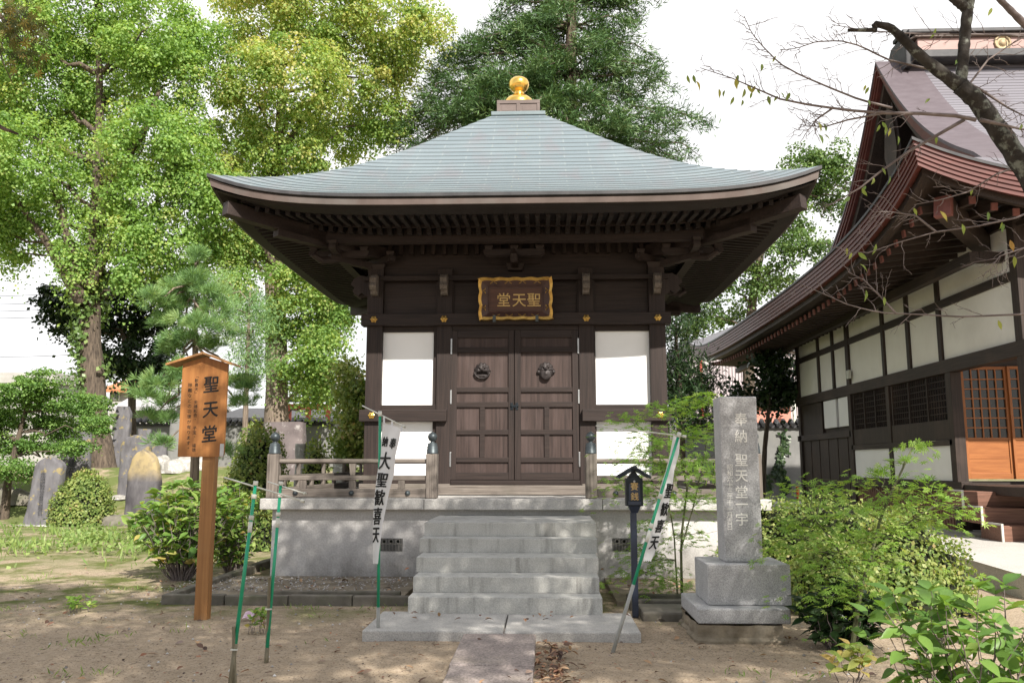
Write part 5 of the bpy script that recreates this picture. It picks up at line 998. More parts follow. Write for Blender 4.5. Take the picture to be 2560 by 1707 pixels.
def conifer(nm, label, trunk, radii, br, m, bark='bark', spray=.3, nspr=9, ln=.26, cat='tree', dens=26):
    """br: list of (tip pixel x, y, depth): each bough runs from the trunk to its tip and carries sprays of needles"""
    t0 = np.array(trunk[0]); z0 = float(gz(t0[0], t0[1])); T = thing(nm, (t0[0], t0[1], z0), label, cat); tr = [np.array([t0[0], t0[1], z0-.2])]+[np.array(p) for p in trunk]; fine = [along(tr, i/20) for i in range(21)]
    b = MB().tube(fine, [np.interp(i/20, np.linspace(0, 1, len(radii)), radii) for i in range(21)], 12); PP, DD, NN, TT = [], [], [], []
    for tip in br:
        tip = np.array(tip); f = np.array(fine); i = int(np.argmin(np.abs(f[:, 2]-(tip[2]+.15*np.linalg.norm(tip[:2]-f[-1][:2]))))); s = f[i]; L = np.linalg.norm(tip-s); P = [s+(tip-s)*q+np.array([0, 0, .10*L*math.sin(q*math.pi)-.07*L*math.sin(q*math.pi*2)*.6])+rng.normal(size=3)*.03*L*(0 < q < 1) for q in np.linspace(0, 1, 8)]
        b.tube(P, list(np.linspace(.03+.012*L, .012, 8)), 5); ns = max(4, int(nspr*L))
        for q in rng.uniform(.12, 1, ns)**.8:
            c = along(P, min(q, .999)); d = (tip-s)/L; side_ = np.cross(d, (0, 0, 1)); side_ /= np.linalg.norm(side_)+1e-9; w = rng.normal()*.26*L*(1.15-q)*.9+rng.normal()*.12; c = c+side_*w+np.array([0, 0, -abs(w)*.25+rng.normal()*.1]); ax_ = d*.7+side_*np.sign(w)*.6+np.array([0, 0, .1])+rng.normal(size=3)*.3
            k = dens; o = rng.normal(size=(k, 3))*spray*.5; PP.append(c+o*np.array([1, 1, .55])+ax_*rng.uniform(-.3, .3, (k, 1))); DD.append(ax_+rdir(k)*.85); NN.append(rdir(k)+np.array([0, 0, .9])); TT.append(np.full(k, rng.normal(.45, .2))+rng.normal(0, .15, k))
    b.build('trunk', bark, T, smooth=True); P = np.concatenate(PP); leaves('crown', SPK, P, np.concatenate(DD), np.concatenate(NN), rng.uniform(.7, 1.25, len(P))*ln, m, T, tint=np.concatenate(TT)); return T
def tips(n, px, py, Y, dY, ylo, yhi, prof):
    out = []
    for _ in range(n):
        y = ylo+(yhi-ylo)*rng.random(); w = np.interp(y, [p[0] for p in prof], [p[1] for p in prof]); a = rng.uniform(0, 2*math.pi); r = rng.uniform(.55, 1); out.append(at(px+math.cos(a)*w*r, y, Y+math.sin(a)*w*r*Y/2124*.8))
    return out
fir_br = tips(78, 1415, 0, 33, 4, -120, 470, [(-120, 120), (0, 170), (120, 220), (200, 260), (300, 300), (470, 330)])+[at(px, py, 33+d) for px, py, d in ((1690, 225, 0), (1785, 322, -1), (1752, 392, -1), (1600, 30, 0), (1590, 70, 1), (1560, 0, 0), (1640, 180, -1), (1690, 300, -2), (1280, 10, 0), (1210, 60, 0), (1160, 110, -1), (1090, 180, -1), (1060, 260, -1), (1020, 320, 0), (1240, 25, 1), (1400, 20, -3), (1480, 100, -3), (1350, 150, -3), (1330, 260, -3), (1480, 230, -3), (1560, 300, -3), (1240, 200, -3), (1150, 260, -3), (1180, 330, -2), (1650, 12, 0), (985, 330, -1), (1010, 300, 0), (1040, 230, 0), (1075, 200, 1), (1110, 150, 0), (1130, 230, 1), (1095, 300, -1), (1030, 370, 1), (970, 370, 0), (1140, 380, 1), (1200, 120, 0), (1210, 260, 0), (1720, 360, 0), (1700, 400, -1), (1640, 250, 0), (1660, 340, -2), (1060, 330, 1), (1000, 380, 0))]
conifer('fir_tree', 'dark green fir with drooping boughs behind the gilt jewel', path3([(1430, 900), (1428, 500), (1425, 250), (1430, 0), (1436, -200)], 33), [.5, .42, .32, .22, .08], fir_br, 'fir_needle', nspr=8, ln=.26, dens=34)
rt_ = [(2010, 430, 60, 70), (1950, 500, 60, 60), (1900, 560, 60, 50), (1985, 560, 50, 60), (1840, 600, 60, 50), (1910, 640, 60, 50), (1790, 690, 60, 50), (1860, 710, 60, 40), (1940, 700, 50, 40), (1760, 780, 60, 40), (1830, 790, 50, 30), (1720, 850, 50, 40), (2060, 430, 60, 80), (2100, 480, 60, 80), (2020, 640, 60, 60)]
tree('broadleaf_tree', 'tall loose evergreen tree seen between the two roofs on the right', 'tree', path3([(1880, 1120), (1870, 900), (1880, 760), (1900, 640), (1950, 520), (1990, 440)], 42), [.4, .3, .26, .2, .12, .05], px_blobs(rt_, 42, 2), 'broad_leaf', per_m2=1.1, per=110, spread=(.6, .6, .4), size=(.11, .2), droop=.1, dome=True)
dk = [(1700, 900, 40, 50), (1720, 960, 50, 50), (1690, 1000, 40, 50), (1750, 930, 30, 30), (1735, 1020, 50, 40), (1685, 820, 25, 50), (1700, 760, 22, 40)]
tree('evergreen_bush', 'dark evergreen bush right of the hall under the eaves', 'bush', path3([(1705, 1150), (1702, 1000), (1690, 860), (1690, 780)], 25), [.12, .1, .06, .02], px_blobs(dk, 25, .8), 'dark_leaf', T=SPK, per_m2=4, per=60, spread=(.3, .3, .25), size=(.18, .3), droop=.1)
sm_ = [(1915, 905, 30, 22), (1955, 920, 30, 30), (1930, 960, 34, 28), (1975, 955, 24, 34), (1905, 990, 22, 20), (1945, 1000, 26, 20), (1840, 975, 16, 12)]
tree('small_tree', 'small dark tree on a thin trunk in front of the right boundary wall', 'tree', path3([(1907, 1240), (1912, 1120), (1920, 1040), (1925, 960)], 27), [.09, .08, .07, .03], px_blobs(sm_, 27, .6), 'dark_leaf', per_m2=4, per=46, spread=(.25, .25, .22), size=(.12, .2), droop=.2)
lv = [(130, 745, 50, 30), (200, 760, 60, 40), (330, 720, 60, 40), (390, 760, 60, 60), (300, 800, 80, 50), (390, 850, 70, 50), (300, 890, 80, 40), (180, 820, 50, 40), (420, 920, 60, 40), (330, 930, 60, 30), (140, 800, 40, 20), (250, 720, 60, 40)]
tree('camellia_tree', 'dark glossy evergreen tree behind the ivy clad ginkgo trunk', 'tree', path3([(330, 1120), (330, 960), (310, 840), (290, 740)], 33), [.2, .16, .12, .05], px_blobs(lv, 33, 1.2), 'dark_leaf', per_m2=2.2, per=80, spread=(.4, .4, .3), size=(.12, .2), droop=.2, dome=True)
# a hazy far wood on the horizon, left and right of the hall
for i, (px0, px1, Y, h) in enumerate(((-300, 700, 95, 4.5), (700, 1700, 90, 7), (1650, 2500, 100, 8))):
    x0, x1 = at(px0, 1160, Y)[0], at(px1, 1160, Y)[0]; bl = [((x0+(x1-x0)*t, Y+rng.uniform(-3, 3), h*.45*rng.uniform(.8, 1.2)), (3.2, 3, h*.5)) for t in np.linspace(0, 1, 16)]; P, D, N, S_, t = clumps(bl, per_m2=.8, per=20, spread=(.7, .7, .6), size=(.5, .9)); tag(leaves('far_wood', RH, P, D, N, S_, 'broad_leaf', None, (x0, Y, 0), tint=t), kind='stuff')
# maple bush at the left, pine, juniper, osmanthus
mb_ = [(30, 985, 90, 32), (130, 1000, 70, 30), (210, 1015, 50, 28), (60, 1045, 80, 30), (160, 1065, 70, 28), (235, 1065, 38, 22), (20, 1110, 70, 30), (110, 1110, 60, 26), (190, 1120, 40, 20), (30, 1175, 55, 30), (-60, 1060, 90, 70), (100, 950, 60, 24)]
tree('maple_bush', 'layered green maple bush spreading over the memorial stones at the left edge', 'bush', path3([(10, 1300), (20, 1200), (50, 1080), (70, 1000)], 23.2), [.14, .12, .08, .03], px_blobs(mb_, 23.2, .7), 'bush_maple_leaf', per_m2=8, per=90, spread=(.3, .3, .1), size=(.05, .085), droop=.15, up=1.2, dome=True)
def pine():
    Y = 15.5; T = thing('pine_tree', (at(486, 1300, Y)[0], Y, 0), 'young pine with long needle tufts standing behind the notice board', 'tree'); tr = [np.array([T.location.x, Y, -.1])]+path3([(486, 1200), (492, 1000), (487, 850), (492, 740), (490, 655)], Y); b = MB().tube([along(tr, i/16) for i in range(17)], list(np.linspace(.1, .018, 17)), 9); P, D = [], []
    clu = [(490, 645, 14, 22, 7), (488, 700, 30, 22, 12), (445, 728, 34, 20, 10), (530, 735, 32, 22, 10), (400, 760, 34, 18, 9), (470, 765, 40, 22, 12), (545, 780, 36, 22, 9), (500, 810, 44, 24, 13), (430, 805, 40, 20, 10), (375, 740, 20, 14, 5), (560, 830, 30, 20, 7), (470, 850, 44, 20, 11), (530, 870, 30, 18, 7), (425, 870, 30, 16, 7), (390, 960, 40, 20, 11), (365, 990, 26, 16, 6), (440, 930, 34, 20, 8), (410, 1005, 34, 20, 9), (590, 950, 34, 18, 9), (625, 970, 24, 14, 6), (600, 1010, 26, 14, 6), (420, 1045, 24, 14, 6), (560, 1130, 26, 16, 6), (410, 1110, 20, 14, 5), (380, 1040, 20, 12, 4)]
    for px, py, rx, ry, k in clu:
        c = at(px, py, Y+rng.uniform(-.7, .3)); s = np.array(tr); i = int(np.argmin(np.abs(s[:, 2]-c[2]+.15))); bp = wob(along(tr, max(.05, min(.98, (c[2]+.2)/(tr[-1][2])))), c, 6, .12); b.tube(bp, list(np.linspace(.03, .008, 7)), 6); q = Y/2124
        for _ in range(int(k*4.2)): p = c+np.array([rng.normal()*rx*.55*q, rng.normal()*rx*.5*q, rng.normal()*ry*.5*q]); P.append(p); D.append(np.array([(p-c)[0]*1.2, (p-c)[1]*1.2-.03, .22])+rng.normal(size=3)*.09)
    b.build('trunk', 'pale_bark', T, smooth=True); P, D = np.array(P), np.array(D); leaves('crown', TUFT, P, D, rdir(len(P)), rng.uniform(.16, .25, len(P)), 'pine_needle', T, tint=rng.normal(.5, .2, len(P)))
pine()
jn = [(625, 760, 40, 40), (660, 790, 30, 40), (600, 820, 40, 40), (650, 870, 40, 40), (610, 890, 36, 30), (640, 940, 30, 30), (580, 760, 30, 30), (560, 700, 20, 20)]
tree('cypress_tree', 'feathery blue green cypress between the pine and the second ginkgo trunk', 'tree', path3([(610, 1160), (615, 1000), (620, 860), (625, 730)], 20), [.08, .07, .05, .02], px_blobs(jn, 20, .5), 'pine_needle', 'pale_bark', T=SPK, per_m2=7, per=60, spread=(.17, .17, .15), size=(.09, .16), droop=.1)
os_ = [(885, 960, 28, 40), (870, 1010, 28, 40), (900, 1010, 26, 50), (885, 1070, 30, 45), (868, 1110, 26, 36), (900, 1120, 28, 40), (872, 930, 20, 24)]
tree('osmanthus_bush', 'olive green osmanthus bush against the left side of the hall', 'bush', path3([(868, 1230), (868, 1100), (865, 1000), (862, 940)], 20), [.07, .06, .04, .02], px_blobs(os_, 20, .5), 'hedge_leaf', per_m2=8, per=50, spread=(.18, .18, .15), size=(.08, .13), droop=.1)

# ------------------------------------------------------------------ clipped and loose shrubs
def dome(nm, label, c, r, h, m, n, size, cat='bush', group=None, twist=.18, z0=None):
    x, y = c; z0 = float(gz(x, y)) if z0 is None else z0; T = thing(nm, (x, y, z0), label, cat, group); off = Vector((x*1.3, y*1.7, 0))
    f = lambda d: 1+twist*mnoise.noise(Vector(d)*1.6+off)+twist*.5*mnoise.noise(Vector(d)*4+off)
    V, F = [], []
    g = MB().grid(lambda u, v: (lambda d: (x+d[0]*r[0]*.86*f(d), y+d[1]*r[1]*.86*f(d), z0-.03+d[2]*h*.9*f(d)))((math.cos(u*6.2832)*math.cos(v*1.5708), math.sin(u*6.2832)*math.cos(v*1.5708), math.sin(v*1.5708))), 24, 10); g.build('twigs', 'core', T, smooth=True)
    d = rdir(n); d[:, 2] = np.abs(d[:, 2]); k = np.array([f(q) for q in d])*rng.uniform(.88, 1.06, n); P = np.stack([x+d[:, 0]*r[0]*k, y+d[:, 1]*r[1]*k, z0+d[:, 2]*h*k], -1); N = d*np.array([1/r[0], 1/r[1], 1/h]); N = nrm(N)+rdir(n)*.5
    leaves('foliage', RH, P, rdir(n)+np.array([0, 0, .5]), N, rng.uniform(*size, n), m, T, tint=np.array([mnoise.noise(Vector(p)*2.5) for p in P])*.3+rng.normal(.42, .2, n)); return T
A_ = lambda px, Y: at(px, 1160, Y)[0]
dome('azalea_bush', 'large dome shaped clipped azalea behind the notice board', (A_(645, 17.8), 17.8), (.72, .62), zat(1070, 17.8), 'hedge_leaf', 6800, (.05, .085), z0=0)
dome('azalea_bush', 'smaller round clipped azalea left of the hall', (A_(791, 19), 19), (.34, .34), zat(1106, 19), 'hedge_leaf', 2400, (.05, .08), z0=0)
dome('azalea_bush', 'round clipped azalea between the memorial stones', (A_(205, 21.6), 21.8), (.78, .7), zat(1186, 21.6), 'hedge_leaf', 5200, (.05, .09))
dome('azalea_bush', 'low clipped azalea tucked behind the bare banner poles', (A_(645, 15.5), 15.5), (.32, .3), zat(1215, 15.5), 'hedge_leaf', 1500, (.05, .08))
for i, (px, Y, rx, ry, h, lab) in enumerate(((1990, 11.6, 1.0, .9, 1.0, 'clipped hedge mound right behind the granite monument'), (2150, 11.0, .95, .9, 1.0, 'clipped hedge mound behind the young maple on the right, the broadest one'), (2225, 9.7, .75, .75, .88, 'clipped hedge mound at the corner of the pale pavement'), (2070, 9.4, .55, .6, .7, 'clipped hedge mound in front of the broad one beside the monument'))):
    dome('hedge_mound', lab, (A_(px, Y), Y), (rx, ry), h, 'hedge_leaf', 6500, (.032, .06), 'hedge', 'clipped hedge mounds', .36)
def shrub(nm, label, base, n, spread, h, leafn, T, size, m, cat='bush', group=None, lean=(0, 0), stem='twig', lo=.3, r=.008, pairs=True, flat=.5, tint=(.5, .2), arch=0.):
    x, y = base[:2]; z0 = float(gz(x, y)) if len(base) < 3 else base[2]; T_ = thing(nm, (x, y, z0), label, cat, group); b = MB(); P, D, N = [], [], []
    for i in range(n):
        a = rng.uniform(0, 6.28); q = math.sqrt(rng.random()); tip = np.array([x+math.cos(a)*spread[0]*q+lean[0], y+math.sin(a)*spread[1]*q+lean[1], z0+h*(1-.35*q*q)*rng.uniform(.75, 1.05)]); s = np.array([x+math.cos(a)*.1*q, y+math.sin(a)*.1*q, z0-.03]); pts = wob(s, tip, 6, .1)
        for j, p in enumerate(pts): pts[j] = p+np.array([0, 0, arch*math.sin(j/6*3.14)])
        b.tube(pts, list(np.linspace(r, r*.35, 7)), 5); d = nrm(tip-s)
        for k in range(leafn):
            t = lo+(1-lo)*(k+1)/leafn; c = along(pts, min(t, .999)); ph = k*1.57+i
            for sgn in ((0, math.pi) if pairs else (rng.uniform(0, 6.28),)): o = np.array([math.cos(ph+sgn), math.sin(ph+sgn), flat*rng.uniform(-.4, 1)]); P.append(c+o*.012*rng.random()+rng.normal(size=3)*.012); D.append(o+d*.3+rng.normal(size=3)*.35-np.array([0, 0, .35*rng.random()])); N.append(np.array([0, -.2, 1])+rng.normal(size=3)*.5+d*.2)
        for k in range(2): o = np.array([math.cos(i+k*3.1), math.sin(i+k*3.1), .6]); P.append(tip); D.append(o); N.append(np.array([0, -.3, 1])+rng.normal(size=3)*.2)
    b.build('stems', stem, T_); P = np.array(P); leaves('foliage', T, P, np.array(D), np.array(N), rng.uniform(*size, len(P)), m, T_, tint=rng.normal(*tint, len(P))); return T_
shrub('hydrangea_bush', 'leafy hydrangea bush behind the notice board post, left of the platform', (A_(470, 11.6), 11.6), 95, (.78, .5), 1.3, 6, OV, (.07, .19), 'hydrangea_leaf', lo=.18, tint=(.5, .24))
shrub('hydrangea_bush', 'hydrangea bush pressed against the left corner of the stone platform', (A_(595, 12.4), 12.4), 60, (.42, .4), 1.3, 7, OV, (.06, .15), 'hydrangea_leaf', lo=.1, tint=(.5, .24))
shrub('hydrangea_bush', 'hydrangea with large pale green leaves in the bottom right corner', (A_(2450, 4.9), 5.0, -.05), 40, (.74, .45), 1.0, 5, OV, (.07, .175), 'hydrangea_leaf', lo=.35, r=.006, tint=(.32, .14))
shrub('hydrangea_bush', 'low hydrangea shoot with yellowing leaves in front of the dark shrub', (A_(2095, 6.1), 6.1), 7, (.16, .12), .32, 2, OV, (.09, .13), 'hydrangea_leaf', lo=.5, r=.005, tint=(.75, .15))
shrub('aucuba_bush', 'low dark green shrub at the right foot of the monument', (A_(2085, 7.5), 7.6), 44, (.34, .3), .50, 6, OV, (.09, .15), 'dark_leaf', lo=.2, tint=(.5, .2))
shrub('seedling', 'small bright green seedling alone on the earth left of the notice board', G(200, 1530), 12, (.14, .1), .2, 3, OV, (.04, .065), 'maple_leaf', 'seedling', r=.003, lo=.4)
shrub('seedling', 'small weed beside the pale stake of the bare banner poles', G(648, 1580), 9, (.08, .07), .24, 3, OV, (.05, .07), 'hydrangea_leaf', 'seedling', r=.003)
shrub('leafy_clump', 'low leafy clump at the base of the ochre headed memorial stone', (A_(420, 20), 20), 40, (.6, .4), .5, 5, OV, (.1, .16), 'hydrangea_leaf')
def maple(nm, label, base, stems, fans, m, n, size, spread, cat='tree', stem='stem_green'):
    """a slender maple: stems are 3-D polylines, fans are flat sprays of star leaves"""
    T = thing(nm, base, label, cat); b = MB()
    for P, r0 in stems: b.tube([along(P, i/10) for i in range(11)], list(np.linspace(r0, r0*.35, 11)), 7)
    allp = np.concatenate([np.array([along(P, i/10) for i in range(11)]) for P, _ in stems]); PP, DD, NN = [], [], []
    for c, w in fans:
        c = np.array(c); s = allp[np.argmin(np.linalg.norm(allp-c, axis=1)+np.maximum(0, allp[:, 2]-c[2])*2)]; P = wob(s, c, 5, .1); b.tube(P, list(np.linspace(.006, .002, 6)), 5); dr = nrm(c-s+np.array([1e-3, 0, 0])); k = int(n*w)
        for _ in range(3): e = c+rng.normal(size=3)*spread*np.array([1, 1, .3])*w; b.tube(wob(along(P, .6), e, 4, .08), [.003, .003, .002, .002, .0015], 4)
        o = rng.normal(size=(k, 3))*np.array([spread, spread, spread*.28])*w; p = c+o; p[:, 2] -= .25*(o[:, 0]**2+o[:, 1]**2)/spread; PP.append(p); DD.append(nrm(o*np.array([1, 1, 0])+dr*.12+rdir(k)*.06)+np.array([0, 0, -.35])); NN.append(np.array([0, -.15, 1])+rng.normal(size=(k, 3))*.35)
    b.build('trunk', stem, T); P = np.concatenate(PP); leaves('crown', MAPLE, P, np.concatenate(DD), np.concatenate(NN), rng.uniform(*size, len(P)), m, T, tint=rng.normal(.42, .17, len(P))); return T
Yq = 9.9; M1 = [at(px, py, Yq+d) for px, py, d in ((1560, 1040, .1), (1610, 1075, 0), (1640, 1020, .2), (1690, 1010, .1), (1740, 1000, .2), (1775, 990, .2), (1600, 1130, 0), (1660, 1100, -.2), (1720, 1080, -.1), (1780, 1070, .1), (1640, 1160, 0), (1700, 1150, -.2), (1760, 1150, 0), (1630, 1220, -.1), (1690, 1230, 0), (1750, 1240, .1), (1640, 1300, 0), (1600, 1370, -.1), (1650, 1400, 0), (1720, 1330, .1), (1580, 1420, -.1), (1670, 1450, -.2), (1790, 1180, .2), (1560, 1200, .1))]
ST = [([at(1704, 1470, Yq)*np.array([1, 1, 0]), at(1702, 1350, Yq), at(1718, 1220, Yq), at(1700, 1130, Yq), at(1690, 1030, Yq)], .017), ([at(1700, 1470, Yq)*np.array([1, 1, 0])+np.array([-.03, 0, 0]), at(1685, 1330, Yq), at(1660, 1200, Yq), at(1640, 1100, Yq)], .011), ([at(1700, 1380, Yq), at(1735, 1260, Yq), at(1765, 1120, Yq), at(1770, 1010, Yq)], .009)]
maple('maple_sapling', 'slender bright green maple between the offertory box and the monument', (ST[0][0][0]), ST, [(p, rng.uniform(.8, 1.15)) for p in M1], 'maple_leaf', 95, (.05, .08), .17)
Yr = 7.6; M2 = [at(px, py, Yr+d) for px, py, d in ((2290, 1110, .3), (2260, 1150, .2), (2200, 1180, .1), (2140, 1200, .3), (2060, 1225, .3), (2010, 1245, .3), (2310, 1200, .1), (2350, 1240, 0), (2270, 1230, -.1), (2210, 1250, 0), (2150, 1270, -.2), (2080, 1290, 0), (2010, 1300, .1), (1960, 1300, .2), (2330, 1300, -.1), (2240, 1320, -.2), (2160, 1340, -.3), (2070, 1350, -.2), (1990, 1350, 0), (2120, 1400, -.3), (2040, 1420, -.2), (2200, 1390, -.3), (1960, 1370, .1), (2390, 1270, .1), (2070, 1480, -.3), (2140, 1470, -.3), (2010, 1200, .5))]
ST = [([at(2128, 1640, 7.3)*np.array([1, 1, 0]), at(2150, 1480, 7.4), at(2180, 1380, 7.5), at(2205, 1280, 7.6), at(2290, 1100, 7.9)], .022), ([at(2150, 1480, 7.4), at(2100, 1380, 7.4), at(2040, 1300, 7.6)], .012), ([at(2180, 1380, 7.5), at(2250, 1320, 7.5), at(2340, 1260, 7.6)], .011)]
maple('maple_sapling', 'spreading young green maple in front of the clipped hedge on the right', ST[0][0][0], ST, [(p, rng.uniform(.8, 1.15)*(.55 if p[2] > 1.45 else .95)) for p in M2], 'maple_leaf', 64, (.045, .075), .16)

# ------------------------------------------------------------------ ground cover
n = 7000; u = rng.random(n); X = rng.uniform(-14, -4.6, n); Y = 15.6+rng.normal(1.9, 1.7, n)+.02*X; k = np.array([mnoise.noise(Vector((a*.8, b*.8, 3))) for a, b in zip(X, Y)]) > -.02; X, Y = X[k], Y[k]; P = np.stack([X, Y, gz(X, Y)-.01], -1); n = len(P)
tag(leaves('grass', SPK, P, np.stack([rng.normal(0, .45, n), rng.normal(0, .45, n), np.ones(n)], -1), rdir(n)*np.array([1, 1, .1]), rng.uniform(.07, .34, n)*rng.random(n)**.6, 'grass_blade', None, (-9, 16, 0)), kind='stuff')
P = np.stack([rng.uniform(-13, -5, 5000), 16.6+rng.normal(0, 1.4, 5000), rng.uniform(.02, .22, 5000)], -1); k = np.array([mnoise.noise(Vector((a*.7, b*.7, 9))) for a, b in P[:, :2]]) > .04; P = P[k]; tag(leaves('weeds', RH, P, rdir(len(P)), rdir(len(P))*.7+np.array([0, 0, 1]), rng.uniform(.05, .11, len(P)), 'grass_blade', None, (-9, 16, 0)), kind='stuff')
n = 1500; c = np.stack([rng.uniform(-7, 3, 95), rng.uniform(5.8, 14, 95)], -1); X, Y = (c[rng.integers(0, 95, n)]+rng.normal(size=(n, 2))*np.array([.12, .09])).T; k = ~((X > -1.9) & (X < 1.1) & (Y < 9)) & (Y < 14); X, Y = X[k], Y[k]; n = len(X); P = np.stack([X, Y, np.full(n, .0)], -1)
tag(leaves('grass', SPK, P, np.stack([rng.normal(0, .9, n), rng.normal(0, .9, n), np.ones(n)], -1), rdir(n)*np.array([1, 1, .1]), rng.uniform(.03, .09, n), 'grass_blade', None, (-2, 9, 0)), kind='stuff')
n = 900; X = rng.uniform(-7, 4.5, n); Y = 5.4+rng.random(n)**1.5*8; Z = np.full(n, .018); i = slice(0, 230); q = rng.random(230); X[i] = np.array([G(1345+rng.normal(38, 26), 1610+t*110)[0] for t in q]); Y[i] = np.array([G(1300, 1612+t*120)[1] for t in q]); X[i] = np.maximum(X[i], -.03); Z[i] = rng.uniform(.015, .06, 230)
X[230:420] = rng.uniform(-4.6, 2.6, 190); Y[230:420] = rng.uniform(10.2, 11.5, 190); Z[230:420] = .065
Z += .05*((X > -.78) & (X < -.05) & (Y < 8.1)) ; k = ~((X > -1.7) & (X < .95) & (Y > 8.0) & (Y < 11.7)); X, Y, Z = X[k], Y[k], Z[k]; n = len(X)
tag(leaves('fallen_leaves', OV, np.stack([X, Y, Z], -1), rdir(n)*np.array([1, 1, .25]), rdir(n)*.45+np.array([0, 0, 1]), rng.uniform(.03, .085, n), 'dry_leaf', None, (-1, 8, 0)), kind='stuff')
n = 26; X = rng.uniform(-1.6, .9, n); Y = rng.choice([8.15, 8.3, 8.45, 9.0, 9.5], n); Zs = np.array([.12 if y < 8.6 else (.262 if y < 9.3 else .415) for y in Y]); tag(leaves('fallen_leaves', OV, np.stack([X, Y, Zs+.004], -1), rdir(n)*np.array([1, 1, .2]), rdir(n)*.4+np.array([0, 0, 1]), rng.uniform(.04, .075, n), 'dry_leaf', None, (0, 8.5, 0)), kind='stuff')
n = 1500; X = np.concatenate([rng.uniform(-4.6, -1.7, 800), rng.uniform(-7, 4, 700)]); Y = np.concatenate([rng.uniform(10.1, 11.5, 800), rng.uniform(5.4, 11, 700)]); Z = np.where(np.arange(n) < 800, .055, .0); k = ~((X > -1.7) & (X < 1.0) & (Y > 1) & (Y < 9.9)); P = np.stack([X, Y, Z], -1)[k]; n = len(P)
PEB = ([(.5, 0, 0), (0, .4, 0), (-.5, 0, 0), (0, -.45, 0), (.05, 0, .4)], [(0, 1, 4), (1, 2, 4), (2, 3, 4), (3, 0, 4)])
nb = 2600; bx = np.stack([rng.uniform(-7, 4.5, nb), 5.3+rng.random(nb)**1.4*7, np.full(nb, .008)], -1); bx = bx[~((bx[:, 0] > -1.7) & (bx[:, 0] < 1.0) & (bx[:, 1] > 7.9))]; bx = bx[~((bx[:, 0] > -.8) & (bx[:, 0] < -.03) & (bx[:, 1] < 8.2))]; nb = len(bx)
tag(leaves('leaf_litter', LF, bx, rdir(nb)*np.array([1, 1, .15]), rdir(nb)*.4+np.array([0, 0, 1]), rng.uniform(.012, .034, nb), 'dry_leaf', None, (-1, 8, 0), tint=rng.random(nb)**2*.7), kind='stuff')
tag(leaves('gravel', PEB, P, rdir(n)*np.array([1, 1, 0]), np.tile([0, 0, 1.], (n, 1)), rng.uniform(.012, .04, n), 'pebble', None, (-2, 9, 0)), kind='stuff')
c = G(622, 1549); LT = MB().grid(lambda u, v: (c[0]+(u-.5)*.11, c[1]+(v-.5)*.10+.02*u, .02+.05*v+.01*math.sin(u*6)), 6, 4).build('paper_scrap', 'paper', None, c, thick=.002); tag(LT, 'crumpled pink and white paper scrap lying on the earth by the bare poles', 'litter')

